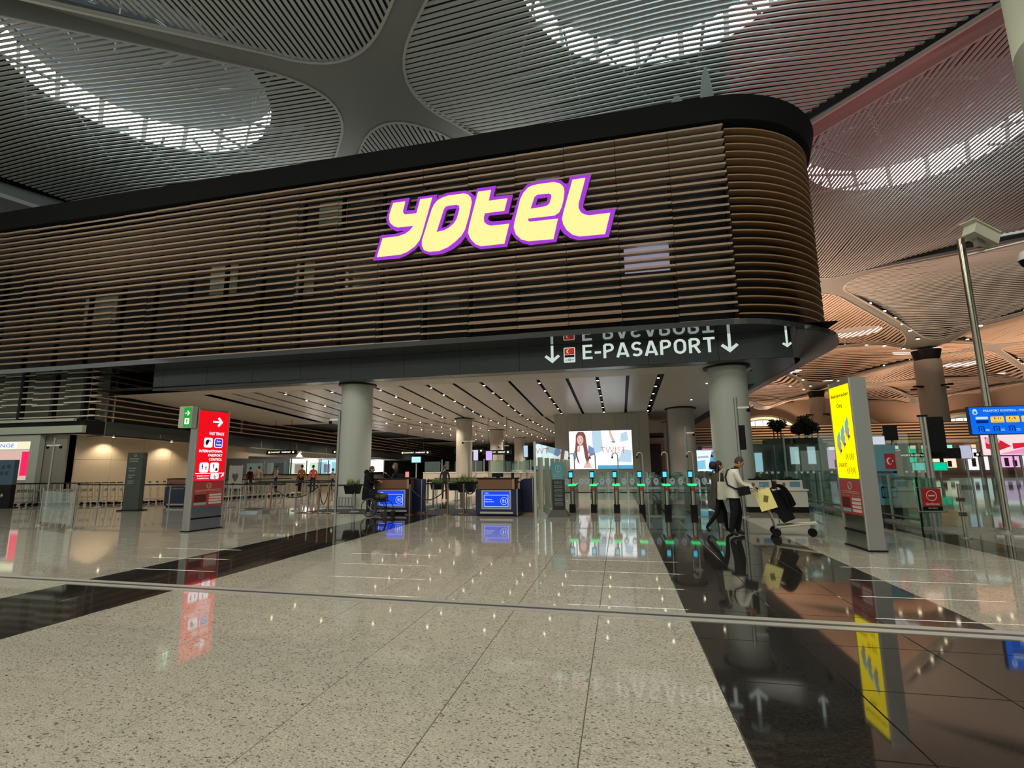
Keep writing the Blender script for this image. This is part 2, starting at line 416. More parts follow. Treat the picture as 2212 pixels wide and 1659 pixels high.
# roof columns
CONC = mat('column_paint', (0.34, 0.33, 0.29), 0.5, noise=0.06, nscale=2)
for n_, (kx, ky, lab) in enumerate(((40, 74, 'tall grey roof column, nearer of the two right of the hotel corner'), (40, 112, 'tall grey roof column further back, above the potted trees'),
                                    (78, 112, 'grey roof column at the right edge of the hall beside the blue waiting time screen'), (78, 74, 'grey roof column standing outside the hall view'))):
    if n_ == 3: continue
    t = thing('roof_column', lab, 'column', (kx, ky, 0))
    zt = roofz(kx, ky)
    b = B(); b.cyl(0, 0, 0, zt - 0.9, 1.45, 28); b.build('shaft', CONC, t, smooth=True)
    b = B(); b.cyl(0, 0, zt - 0.9, zt + 0.4, 1.3, 28, 1.6); b.build('collar', BLACK, t, smooth=True)
    b = B()
    for k in range(4): b.rbox((1.9 * math.cos(k * PI / 2 + .4), 1.9 * math.sin(k * PI / 2 + .4), zt - 4.4), (0.7, 0.25, 0.1), Matrix.Rotation(k * PI / 2 + .4, 3, 'Z'))
    b.build('lamp_bracket', BLACK, t)
t = thing('roof_column', 'pale tapering column filling the top right corner of the view', 'column', (8.62, 9.5, 0))
b = B(); b.rings([(0, 0, 0, 1.2, 1.2), (0, 0, 7, 1.2, 1.2), (0, 0, 12, 1.22, 1.22), (0, 0, 19.6, 1.6, 1.6)], 36); b.build('shaft', mat('pale_column', (0.30, 0.31, 0.24), 0.5), t, smooth=True)
b = B(); b.cyl(0, 0, 0, 0.12, 1.26, 36); b.build('base_ring', STEEL2, t)
# spotlights set along the roof ribs
LB = lit('rib_lamp', (1.0, 0.86, 0.6), 9.0)
lab = 'small bright spotlight set in a dark rib of the hall roof'
def rib_light(x, y, first=[None]):
    z = roofz(x, y) - 0.05
    if first[0] is None:
        o = thing('ceiling_light', lab, 'ceiling light', (x, y, z), 0, 'spotlights along the roof ribs')
        b = B(); b.cyl(0, 0, -0.02, 0.1, 0.26, 10); b.build('ring', BLACK, o)
        b = B(); b.cyl(0, 0, -0.10, -0.01, 0.19, 10); b.build('lens', LB, o); first[0] = o
    else: dup(first[0], (x, y, z))
for (ka, na, ts) in (((40, 74), (21, 55), (.12, .2, .28, .36, .46, .6)), ((40, 74), (21, 93), (.1, .18, .26, .36, .5, .7)), ((40, 74), (59, 55), (.2, .35, .5, .65, .8)), ((40, 74), (59, 93), (.2, .4, .6, .8)),
                     ((40, 112), (21, 93), (.1, .2, .3, .42)), ((40, 112), (21, 131), (.1, .2, .3, .4, .5, .6, .7, .8, .9)), ((2, 74), (21, 93), (.5, .6, .7, .8, .9)), ((40, 112), (59, 93), (.15, .3, .45, .6)), ((78, 112), (59, 93), (.15, .25, .35, .45)), ((78, 74), (59, 55), (.1, .2, .3, .4, .5)), ((40, 112), (59, 131), (.1, .25, .4, .55))):
    for t_ in ts:
        x = ka[0] + (na[0] - ka[0]) * t_; y = ka[1] + (na[1] - ka[1]) * t_
        rib_light(x + 0.25, y - 0.2)
rib_light(20.6, 54.0)
# ================================================================== FLOOR
T_ = 0.935; TX = -0.29; TY = 3.35
def zone(x):
    if x < -7.77: return 0
    if x < -5.9: return 1
    if x < 0.645: return 0
    if x < 3.45: return 1
    if x < 6.25: return 0
    if x < 7.19: return 1
    return 0
flo = B(); flo.box(-60, 110, -12, 165, -0.35, -0.012); FL = flo.build('floor', mat('grout', (0.13, 0.115, 0.095), 0.7), None, 'structure')
tm = {}
for zi, mm in ((0, GB), (1, GD)):
    b = B(); h = T_ / 2 - 0.0028; e = 0.0035
    b.add([(-h, -h, -0.02), (h, -h, -0.02), (h, h, -0.02), (-h, h, -0.02), (-h, -h, -e), (h, -h, -e), (h, h, -e), (-h, h, -e), (-h + e, -h + e, 0), (h - e, -h + e, 0), (h - e, h - e, 0), (-h + e, h - e, 0)],
          [(8, 9, 10, 11), (0, 1, 5, 4), (1, 2, 6, 5), (2, 3, 7, 6), (3, 0, 4, 7), (4, 5, 9, 8), (5, 6, 10, 9), (6, 7, 11, 10), (7, 4, 8, 11)])
    tm[zi] = b.mesh('tile', mm)
rest = {0: B(), 1: B()}
cand = []
for j in range(-9, 80):
    for i in range(-50, 70):
        x = TX + (i + .5) * T_; y = TY + (j + .5) * T_
        if x < -34 or x > 40 or y < -6 or y > 62: continue
        cc = RR.transposed() @ Vector((x, y, -1.6))
        vis_ = cc.z > 0.5 and abs(cc.x / cc.z) < 1.12
        cand.append((cc.z if vis_ else 999, x, y))
cand.sort()
for n_, (d_, x, y) in enumerate(cand):
    z_ = zone(x)
    if n_ < 298 and d_ < 900: ob('tile', tm[z_], FL, loc=(x, y, 0))
    else:
        h = T_ / 2 - 0.0028; rest[z_].add([(x - h, y - h, 0), (x + h, y - h, 0), (x + h, y + h, 0), (x - h, y + h, 0), (x - h, y - h, -.02), (x + h, y - h, -.02), (x + h, y + h, -.02), (x - h, y + h, -.02)], [(0, 1, 2, 3), (0, 4, 5, 1), (1, 5, 6, 2), (2, 6, 7, 3), (3, 7, 4, 0)])
rest[0].build('tile_field', GB, FL, 'stuff'); rest[1].build('tile_field', GD, FL, 'stuff')
fr = B(); fr.box(40, 110, -12, 165, -.02, -0.001); fr.box(-34, 40, 62, 165, -.02, -0.001); fr.box(-60, -34, -12, 165, -.02, -0.001); fr.build('far_paving', GB, FL)
# the expansion joint profile crossing the floor
tr = thing('trim_1', 'two grey metal expansion joint strips running across the polished floor', 'floor trim', kind='structure')
del tr['category']
a0 = Vector((-14.0, 6.33)); a1 = Vector((12.0, 5.5)); dd = (a1 - a0).normalized(); nn = Vector((-dd.y, dd.x))
TRM = mat('joint_metal', (0.55, 0.54, 0.50), 0.38, 0.55)
for o_, wd, m_ in ((0.085, 0.05, TRM), (-0.085, 0.05, TRM), (0.0, 0.035, mat('joint_rubber', (0.05, 0.05, 0.048), 0.35))):
    b = B(); c0 = a0 + nn * o_; c1 = a1 + nn * o_; h = 0.007 if m_ is TRM else 0.004
    q = [c0 - nn * wd, c1 - nn * wd, c1 + nn * wd, c0 + nn * wd]
    b.add([(p.x, p.y, -0.01) for p in q] + [(p.x, p.y, h) for p in q], [(4, 5, 6, 7), (0, 1, 5, 4), (2, 3, 7, 6), (1, 2, 6, 5), (3, 0, 4, 7)])
    b.build('metal_strip' if m_ is TRM else 'rubber_strip', m_, tr)
# ================================================================== THE HOTEL BLOCK
def FY(y, x): return y - 0.02 * (x - 4.0)
def fit(s, T, u0, u1, v0, v1, m, parent, name='lettering', bold=0.0, d=0.004):
    cu = bpy.data.curves.new('t', 'FONT'); cu.body = s; cu.size = 1; cu.offset = bold; cu.resolution_u = 2
    o = bpy.data.objects.new('t', cu); me = bpy.data.meshes.new_from_object(o)
    bpy.data.objects.remove(o); bpy.data.curves.remove(cu)
    xs = [v.co.x for v in me.vertices]; ys = [v.co.y for v in me.vertices]; a, b_, c, e = min(xs), max(xs), min(ys), max(ys)
    for v in me.vertices: v.co = T(u0 + (v.co.x - a) / (b_ - a) * (u1 - u0), v0 + (v.co.y - c) / (e - c) * (v1 - v0), d)
    me.materials.clear(); me.materials.append(m); me.name = name
    return ob(name, me, parent)
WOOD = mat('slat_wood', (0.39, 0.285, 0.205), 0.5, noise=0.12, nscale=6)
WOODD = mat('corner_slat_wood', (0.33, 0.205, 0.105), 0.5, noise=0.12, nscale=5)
WALLD = mat('facade_backing', (0.012, 0.0125, 0.014), 0.5)
CAPM = mat('roof_edge_metal', (0.008, 0.009, 0.010), 0.75, spec=0.15)
FASC = mat('fascia_glass', (0.035, 0.045, 0.05), 0.12, spec=0.6)
FLNG = mat('flange_metal', (0.20, 0.215, 0.225), 0.05, 0.85, spec=0.8)
H = thing('hotel_block', 'hotel block clad in brown horizontal slats above the passport hall entrance', 'building')
def arc(R_, a0=-90, a1=0, n=20, cx=3.9, cy=22.5):
    return [(cx + R_ * math.cos(math.radians(a0 + (a1 - a0) * k / n)), cy + R_ * math.sin(math.radians(a0 + (a1 - a0) * k / n))) for k in range(n + 1)]
def path(off, back=60, x0=-60):     # outline of the block, off = distance in front of the slat line
    R_ = 4.35 + off
    return [(x, FY(22.5 - R_, x) if x < 3.9 else 22.5 - R_) for x in (x0, -40, -20, -8)] + arc(R_) + [(3.9 + R_, back)]
def band(bm_, p0, p1, z0, z1, z0b=None, z1b=None):   # sheet between two outlines
    n = len(p0)
    vs = [(x, y, z0) for x, y in p0] + [(x, y, z1) for x, y in p1]
    bm_.add(vs, [(k, k + 1, n + k + 1, n + k) for k in range(n - 1)])
b = B(); band(b, path(-0.75), path(-0.75), 6.4, 14.6); b.build('backing_wall', WALLD, H)
b = B(); band(b, path(0.25), path(0.45), 14.12, 14.98); band(b, path(0.45), path(-6), 14.98, 15.0); band(b, path(0.25), path(-0.75), 14.12, 14.12); b.build('roof_edge', CAPM, H)
def fpath():     # the flange stands out further along the front than round the corner
    p = []
    for k in range(21):
        a = -90 + 90 * k / 20; e = max(0.0, min(1.0, (-55 - a) / 35)); R_ = 4.83 + 0.54 * e * e * (3 - 2 * e); p.append((3.9 + R_ * math.cos(math.radians(a)), 22.5 + R_ * math.sin(math.radians(a))))
    return [(x, FY(17.13, x)) for x in (-60, -40, -20, -8)] + p + [(8.73, 60)]
b = B(); band(b, fpath(), fpath(), 6.12, 6.31); band(b, fpath(), path(-0.8), 6.31, 6.40); band(b, fpath(), path(-0.45), 6.12, 6.12); b.build('flange', FLNG, H, smooth=False)
# facade slats: one per row and bay, each blade turned a little differently
rows = [6.54 + 0.3084 * k for k in range(26)]
bays = [2.3 - 1.97 * k for k in range(0, 20)]
def tilt(r, x):
    # waves of open and closed blades running over the facade
    a = 0.5 + 0.5 * math.sin(r * 0.42 + x * 0.16 + 1.1); b_ = 0.5 + 0.5 * math.sin(r * 0.23 - x * 0.31 + 0.4)
    return math.radians(1 + 36 * (a * 0.55 + b_ * 0.45) ** 2.2)
extra = B(); cnt = 0
for bi, xl in enumerate([4.27] + bays):
    xr = xl; xl = xr - 1.955
    for r, z in enumerate(rows):
        xm = (xl + xr) / 2; t = tilt(r, xm); R_ = Matrix.Rotation(-0.02, 3, 'Z') @ Matrix.Rotation(t, 3, 'X')
        y = FY(18.12, xm); tgt = B() if cnt < 296 else extra
        tgt.rbox((xm, y, z), (0.975, 0.16, 0.022), R_)
        # front lip of the blade
        tgt.rbox((xm, y - 0.16 * math.cos(t), z - 0.16 * math.sin(t) + 0.012), (0.975, 0.012, 0.038), R_)
        if tgt is not extra: tgt.build('slat', WOOD, H); cnt += 1
extra.build('slat_field', WOOD, H, 'stuff')
for bi in range(21):     # posts behind the blades
    x = 4.27 - 1.97 * bi; b = B(); b.box(x - 0.05, x + 0.05, FY(18.35, x), FY(18.55, x), 6.5, 14.15); b.build('post', BLACK, H)
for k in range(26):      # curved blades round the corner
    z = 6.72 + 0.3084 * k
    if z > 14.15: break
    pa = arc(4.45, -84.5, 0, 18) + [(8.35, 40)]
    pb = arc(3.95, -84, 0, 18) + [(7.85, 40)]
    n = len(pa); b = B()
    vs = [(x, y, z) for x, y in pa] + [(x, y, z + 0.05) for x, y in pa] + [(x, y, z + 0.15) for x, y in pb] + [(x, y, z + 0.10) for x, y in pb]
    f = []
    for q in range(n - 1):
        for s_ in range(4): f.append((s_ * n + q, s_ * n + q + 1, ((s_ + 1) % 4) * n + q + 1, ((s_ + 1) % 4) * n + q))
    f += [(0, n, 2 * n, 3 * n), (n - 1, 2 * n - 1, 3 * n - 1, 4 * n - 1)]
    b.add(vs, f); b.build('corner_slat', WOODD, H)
# panes behind the blades
WP = mat('window_pane_dark', (0.05, 0.055, 0.055), 0.15, spec=0.6)
WG = mat('blind_green', (0.20, 0.22, 0.18), 0.6)
for x0, x1, z0, z1, m_ in ((-18.7, -17.2, 9.7, 11.2, WG), (-13.0, -11.6, 12.4, 13.6, WG), (-11.4, -10.2, 12.2, 13.5, WP), (-26.2, -24.2, 8.8, 10.2, WG), (-24.9, -22.6, 11.5, 12.9, WP), (-15.6, -14.2, 12.6, 13.6, WP),
                           (-11.5, -9.4, 9.4, 10.6, WP), (-14.0, -13.1, 9.2, 10.8, WG), (-4.2, -2.6, 8.8, 10.0, WP), (-2.9, -1.9, 12.4, 13.4, WG), (-22.0, -20.0, 8.0, 9.2, WP), (-8.0, -6.2, 7.6, 8.8, WP)):
    b = B(); y = FY(18.86, x0); b.box(x0, x1, y - 0.04, y, z0, z1); b.build('window_pane', m_, H)
b = B(); y = FY(18.62, 1.2); b.box(0.52, 2.18, y, y + 0.03, 8.78, 9.86); lp = b.build('lit_window_pane', mat('lit_pane', (0.25, 0.24, 0.30), 0.3, emit=0.32, ecol=(0.62, 0.58, 0.78)), H, label='window pane with lilac light behind the slats')
b = B(); b.box(1.0, 2.15, y - 0.02, y - 0.01, 9.52, 9.62); b.build('lamp_tube', lit('tube_glow', (0.75, 0.95, 1.0), 2.2), H)
# fascia panels under the flange
x = 6.0; 
while x > -20.9:
    x2 = max(x - 2.4, -20.95); b = B(); ya, yb = FY(18.4, x2), FY(18.4, x)
    b.add([(x2 + .006, ya, 5.17), (x - .006, yb, 5.17), (x - .006, yb, 6.115), (x2 + .006, ya, 6.115), (x2 + .006, ya + .15, 5.17), (x - .006, yb + .15, 5.17), (x - .006, yb + .15, 6.115), (x2 + .006, ya + .15, 6.115)],
          [(0, 1, 2, 3), (4, 5, 6, 7), (0, 1, 5, 4), (3, 2, 6, 7), (0, 3, 7, 4), (1, 2, 6, 5)]); b.build('fascia_panel', FASC, H); x = x2
# sloping skirt on the right, from the flange down to the soffit edge
low = [(6.0, 18.4)] * 4 + [(6.0 + 0.45 * math.sin(PI / 2 * k / 20), 18.4 + 1.3 * (1 - math.cos(PI / 2 * k / 20))) for k in range(21)] + [(6.45, 60)]
pth = path(0.48)
hi = [(6.0, FY(18.02, 6.0))] * 4 + [p for p in arc(4.83, -66, 0, 20)] + [(8.73, 60)]
SKIRT = mat('skirt_panel', (0.07, 0.068, 0.065), 0.38)
b = B(); n = len(low[3:]); L_ = low[3:]; H_ = hi[3:]
m_ = min(len(L_), len(H_)); L_, H_ = L_[:m_ - 1] + [L_[-1]], H_[:m_ - 1] + [H_[-1]]
b.add([(x, y, 5.15) for x, y in L_] + [(x, y, 6.13) for x, y in H_], [(k, k + 1, m_ + k + 1, m_ + k) for k in range(m_ - 1)]); b.build('skirt', SKIRT, H, smooth=True)
b = B(); b.add([(-21, FY(18.4, -21), 5.16), (6.0, FY(18.4, 6), 5.16), (6.45, 19.7, 5.16), (6.45, 60, 5.16), (5.2, 60, 5.155), (5.2, 20.5, 5.155), (4.7, 19.2, 5.155), (-19, FY(18.95, -19), 5.155)], [(0, 1, 6, 7), (1, 2, 5, 6), (2, 3, 4, 5)])
b.build('edge_plate', mat('edge_plate', (0.10, 0.105, 0.11), 0.3), H)
b = B(); b.add([(-60, 19.3, 6.4), (7.6, 18.6, 6.4), (8.3, 60, 6.4), (8.3, 80, 6.4), (-60, 80, 6.4)], [(0, 1, 2, 3, 4)]); b.build('block_underside', CAPM, H)
# left end: recess and lower volume with slats on its front and its side
LX = -24.4
def sz(z, y): return z - 0.026 * (y - 19.0)
b = B(); b.box(-60, LX + 0.0, 19.7, 19.75, 3.2, 6.6); b.build('lower_backing_wall', mat('lower_backing', (0.17, 0.185, 0.15), 0.6), H)
b = B(); b.add([(LX - .7, 19.4, 3.9), (LX - .7, 90, sz(3.9, 90)), (LX - .7, 90, 6.4), (LX - .7, 19.4, 6.4)], [(0, 1, 2, 3)]); b.build('side_backing_wall', WALLD, H)
SLL = mat('lower_slat', (0.68, 0.64, 0.54), 0.5)
SLS = mat('side_slat', (0.62, 0.42, 0.30), 0.5)
for r in range(8):
    z = 4.15 + 0.295 * r
    for bi in range(4):
        xr = LX + 0.25 - 1.97 * bi - (0.02 if bi else 0); xl = xr - 1.95; b = B(); dz = 0.08 * ((bi + 1) % 2) if r > 1 else 0
        b.rbox(((xl + xr) / 2, FY(18.95, LX) - .45 + 0.02 * (bi), z + dz), (0.975, 0.12, 0.028), Matrix.Rotation(0.1, 3, 'X')); b.build('slat', SLL, H)
    y = 19.0
    for sg in range(14):
        y2 = y + 4.2; b = B()
        b.add([(LX, y, sz(z, y)), (LX, y2 - .01, sz(z, y2)), (LX, y2 - .01, sz(z, y2) + .05), (LX, y, sz(z, y) + .05), (LX - .22, y, sz(z, y)), (LX - .22, y2 - .01, sz(z, y2)), (LX - .22, y2 - .01, sz(z, y2) + .05), (LX - .22, y, sz(z, y) + .05)],
              [(0, 1, 2, 3), (4, 5, 6, 7), (0, 1, 5, 4), (3, 2, 6, 7), (0, 3, 7, 4), (1, 2, 6, 5)]); b.build('side_slat', SLS, H); y = y2
for x in (-25.0, -26.9, -28.9): b = B(); b.box(x - .09, x + .09, 18.98, 19.2, 4.0, 6.3); b.build('post', BLACK, H)
for y in (20.2, 24.4, 29.0): b = B(); b.box(LX - .3, LX - .22, y, y + .08, 3.95, 6.1); b.build('post', STEEL2, H)
LEDGE = mat('pale_ledge', (0.42, 0.47, 0.38), 0.4)
b = B()
for k in range(5): b.box(-24.7 - 1.9 * (k + 1) + .01, -24.7 - 1.9 * k, 18.45, 18.6, 3.86, 3.98)
b.build('ledge', LEDGE, H)
for k in range(5): b = B(); x = LX + .05 - 2.4 * k; b.box(x - 2.39, x, 18.62, 18.8, 3.32, 3.66); b.build('ledge_panel', LEDGE, H)
b = B(); b.box(-60, LX, 18.75, 19.7, 3.28, 3.9); b.build('ledge_core', BLACK, H)
y = 18.8
for k in range(14):
    y2 = y + 4.0; b = B(); b.add([(LX, y, sz(3.3, y)), (LX, y2 - .02, sz(3.3, y2)), (LX - .06, y2 - .02, sz(3.95, y2)), (LX - .06, y, sz(3.95, y)), (LX - .4, y, sz(3.3, y)), (LX - .4, y2, sz(3.3, y2))], [(0, 1, 2, 3), (0, 1, 5, 4)])
    b.build('glass_fascia_panel', FASC, H); y = y2
def strokes(s, T, u0, u1, v0, v1, m, parent, t=0.155):
    A_ = lambda cx, cy, rx, ry, a, b_, n=8: [(cx + rx * math.cos(math.radians(a + (b_ - a) * k / n)), cy + ry * math.sin(math.radians(a + (b_ - a) * k / n))) for k in range(n + 1)]
    h = t / 2; top = 1 - h; W_ = {'E': .56, '-': .36, 'P': .60, 'A': .70, 'S': .60, 'O': .66, 'R': .63, 'T': .60, 'I': .16}
    bowl = [(h, top), (.34, top)] + A_(.34, .715, .18, top - .715, 90, -90) + [(h, .43)]
    G = {'E': [[(.56, top), (h, top), (h, h), (.56, h)], [(h, .5), (.5, .5)]], '-': [[(0, .42), (.36, .42)]], 'P': [[(h, 0), (h, top)], bowl], 'R': [[(h, 0), (h, top)], bowl, [(.32, .45), (.55, 0)]],
         'A': [[(.06, 0), (.31, .925), (.39, .925), (.64, 0)], [(.16, .24), (.54, .24)]], 'T': [[(0, top), (.6, top)], [(.3, 0), (.3, top)]],
         'S': [A_(.31, .70, .22, .22, 30, 90, 3) + A_(.29, .70, .21, .22, 90, 270, 8)[1:] + A_(.31, .29, .21, .21, 90, -90, 8) + A_(.29, .29, .23, .21, 270, 215, 3)[1:]],
         'O': [A_(.33, .64, .25, top - .64, 0, 180) + A_(.33, .36, .25, .36 - h, 180, 360) + [(.58, .64)]]}
    tot = sum(W_[c] + .13 for c in s) - .13; kx = (u1 - u0) / tot; x = 0
    for c in s:
        b = B()
        for ln in G[c]:
            L = [Vector(p) for k_, p in enumerate(ln) if k_ == 0 or math.dist(p, ln[k_ - 1]) > 1e-4]; lf = []; rt = []; closed = (L[0] - L[-1]).length < 1e-3
            for i, p in enumerate(L):
                a = (p - L[i - 1]) if i > 0 else ((p - L[-2]) if closed else (L[1] - p)); d2 = (L[i + 1] - p) if i < len(L) - 1 else ((L[1] - p) if closed else a)
                a = a.normalized(); d2 = d2.normalized(); n1 = Vector((-a.y, a.x)); n2 = Vector((-d2.y, d2.x)); m2 = (n1 + n2); m2 = m2 / max(.35, m2.length_squared) * 2 if m2.length > .01 else n1
                lf.append(p + m2 * h); rt.append(p - m2 * h)
            for i in range(len(L) - 1):
                q = [lf[i], lf[i + 1], rt[i + 1], rt[i]]; b.add([T(u0 + (x + p.x) * kx, v0 + p.y * (v1 - v0), .012) for p in q], [(0, 1, 2, 3)])
        b.build('letter', m, parent); x += W_[c] + .13
# signs fixed to the block
PUR = lit('purple_edge', (0.42, 0.05, 0.72), 0.95); YEL = lit('pale_yellow_face', (1.0, 0.95, 0.36), 1.0); GRY = mat('letter_side', (0.1, 0.09, 0.1), 0.5)
LOGO={
'y':[(-8.75,12.45),(-8.22,12.45),(-8.25,12.28),(-8.31,12.06),(-8.29,11.95),(-8.20,11.86),(-7.70,11.85),(-7.54,12.45),(-7.03,12.45),(-7.46,10.89),(-7.55,10.65),(-7.75,10.42),(-8.06,10.23),(-8.36,10.14),(-9.41,10.14),(-9.18,10.94),(-8.49,10.94),(-8.18,11.01),(-7.98,11.13),(-7.81,11.33),(-8.53,11.34),(-8.71,11.42),(-8.87,11.58),(-8.92,11.77),(-8.90,11.98)],
'o':[(-6.59,12.38),(-6.34,12.44),(-5.66,12.44),(-5.49,12.38),(-5.37,12.23),(-5.33,12.02),(-5.44,11.47),(-5.61,10.89),(-5.75,10.66),(-6.00,10.44),(-6.32,10.23),(-6.69,10.11),(-7.14,10.12),(-7.34,10.22),(-7.43,10.41),(-7.43,10.64),(-7.04,11.91),(-6.94,12.13),(-6.79,12.29)],
'oh':[(-6.52,11.87),(-6.43,11.99),(-6.28,12.01),(-5.96,12.00),(-5.86,11.94),(-5.84,11.78),(-5.95,11.39),(-6.08,11.20),(-6.27,11.05),(-6.47,10.96),(-6.82,10.92)],
't':[(-5.06,12.43),(-4.53,12.43),(-4.63,11.98),(-3.86,11.98),(-3.99,11.48),(-4.79,11.48),(-4.83,11.30),(-4.82,11.12),(-4.71,10.99),(-4.54,10.91),(-3.80,10.90),(-4.00,10.11),(-4.95,10.11),(-5.17,10.22),(-5.38,10.47),(-5.48,10.73),(-5.43,11.02),(-5.26,11.68)],
'e':[(-2.60,12.40),(-2.01,12.40),(-1.78,12.31),(-1.64,12.15),(-1.61,11.96),(-1.66,11.60),(-1.74,11.32),(-1.84,11.12),(-2.02,11.02),(-3.05,11.03),(-3.05,10.96),(-2.99,10.88),(-1.89,10.87),(-2.08,10.07),(-3.06,10.10),(-3.34,10.21),(-3.54,10.44),(-3.62,10.72),(-3.58,10.96),(-3.34,11.88),(-3.22,12.11),(-3.03,12.31),(-2.84,12.38)],
'eh':[(-2.78,11.90),(-2.66,11.98),(-2.22,11.96),(-2.13,11.91),(-2.11,11.81),(-2.19,11.55),(-2.28,11.46),(-2.44,11.43),(-2.95,11.41)],
'l':[(-1.29,12.39),(-0.80,12.39),(-1.09,11.38),(-1.09,11.19),(-1.01,11.01),(-0.88,10.91),(-0.71,10.85),(0.07,10.85),(-0.15,10.04),(-1.09,10.06),(-1.35,10.16),(-1.58,10.39),(-1.70,10.65),(-1.73,10.84),(-1.68,11.07)],
'p':[(-9.59,10.04),(-9.26,11.10),(-8.65,11.08),(-8.34,11.13),(-8.13,11.19),(-8.60,11.21),(-8.84,11.35),(-9.01,11.57),(-9.06,11.76),(-9.04,11.94),(-8.84,12.59),(-8.05,12.61),(-8.19,12.05),(-7.80,12.03),(-7.65,12.58),(-6.83,12.58),(-6.88,12.36),(-6.67,12.51),(-6.39,12.59),(-5.61,12.58),(-5.42,12.50),(-5.19,12.26),(-5.12,12.60),(-4.34,12.60),(-4.45,12.15),(-3.65,12.13),(-3.84,11.37),(-4.61,11.39),(-4.68,11.28),(-4.63,11.17),(-4.49,11.10),(-3.71,11.07),(-3.36,12.16),(-3.07,12.47),(-2.65,12.55),(-2.00,12.54),(-1.73,12.45),(-1.49,12.19),(-1.38,12.54),(-0.57,12.54),(-0.92,11.36),(-0.92,11.21),(-0.79,11.04),(0.28,11.01),(-0.02,9.94),(-1.13,9.94),(-1.46,10.07),(-1.70,10.29),(-1.82,10.49),(-1.98,9.98),(-2.97,9.96),(-3.29,10.07),(-3.57,10.30),(-3.74,10.56),(-3.91,10.00),(-4.97,10.02),(-5.26,10.16),(-5.46,10.38),(-5.60,10.62),(-5.80,10.37),(-6.14,10.14),(-6.56,10.00),(-7.04,9.99),(-7.34,10.10),(-7.50,10.27),(-7.58,10.48),(-7.80,10.28),(-8.16,10.09),(-8.46,10.01)],
'ph1':[(-6.42,11.83),(-6.34,11.88),(-5.98,11.88),(-6.13,11.36),(-6.28,11.20),(-6.45,11.11),(-6.64,11.08)],
'ph2':[(-2.66,11.84),(-2.25,11.84),(-2.33,11.59),(-2.76,11.56)],
}
sg = thing('lit_sign', 'illuminated pale yellow and purple hotel name sign on the slatted facade', 'sign')
def LT(y0):
    return lambda u, v, w: (u, FY(y0, u) - w, v)
b = B(); b.k = 0; b.plate(LOGO['p'], [LOGO['ph1'], LOGO['ph2']], LT(17.76), 0.05); b.build('backing_plate', PUR, sg)
b = B(); b.plate(LOGO['p'], [LOGO['ph1'], LOGO['ph2']], LT(17.93), 0.165); b.build('plate_return', GRY, sg)
for k, hl_ in (('y', []), ('o', ['oh']), ('t', []), ('e', ['eh']), ('l', [])):
    b = B(); b.plate(LOGO[k], [LOGO[h] for h in hl_], LT(17.70), 0.03); b.build('letter', YEL, sg)
EPW = lit('sign_letter_white', (0.80, 0.92, 0.82), 0.75)
ep = thing('direction_sign', 'white E-PASAPORT lettering with two down arrows on the dark fascia', 'sign')
T = LT(18.392)
strokes('E-PASAPORT', T, -1.17, 3.50, 5.49, 6.04, EPW, ep)
def arrow_pts(x, z, h, wdt, t):     # pointing down
    return [(x - t, z + h), (x + t, z + h), (x + t, z + 2.6 * t), (x + wdt - .3 * t, z + wdt + .5 * t), (x + wdt + 1.1 * t, z + wdt - 1.0 * t), (x, z - 1.2 * t), (x - wdt - 1.1 * t, z + wdt - 1.0 * t), (x - wdt + .3 * t, z + wdt + .5 * t), (x - t, z + 2.6 * t)]
for x, z in ((-2.32, 5.47), (3.98, 5.50)):
    b = B(); b.plate(arrow_pts(x, z, 0.62, 0.24, 0.05), [], T, 0.008); b.build('arrow', EPW, ep)
b = B(); b.plate(arrow_pts(5.82, 5.55, 0.62, 0.12, 0.035), [], T, 0.008); b.build('arrow', EPW, ep)
b = B(); b.plate(rrect(-1.88, -1.45, 5.40, 5.98, .04), [], T, 0.006); b.build('passport_icon', EPW, ep)
b = B(); b.plate(rrect(-1.85, -1.48, 5.71, 5.95, .02), [], T, 0.010); pc = b.build('flag_field', lit('flag_red_lit', (0.75, 0.05, 0.03), 0.6), ep)
b = B(); b.plate(circ(-1.70, 5.83, 0.075), [], T, 0.013); b.build('moon', EPW, ep)
b = B(); b.plate(circ(-1.675, 5.83, 0.06), [], T, 0.015); b.build('moon_cut', pc.data.materials[0], ep)
b = B(); b.plate(rrect(-1.85, -1.48, 5.60, 5.69, .01), [], T, 0.010); b.build('passport_cover', BLACK, ep)
b = B(); b.plate(circ(-1.665, 5.50, 0.05), [circ(-1.665, 5.50, 0.03)], T, 0.010); b.plate([(-1.82, 5.49), (-1.73, 5.49), (-1.73, 5.51), (-1.82, 5.51)], [], T, .01); b.plate([(-1.60, 5.49), (-1.51, 5.49), (-1.51, 5.51), (-1.60, 5.51)], [], T, .01); b.build('chip_mark', BLACK, ep)
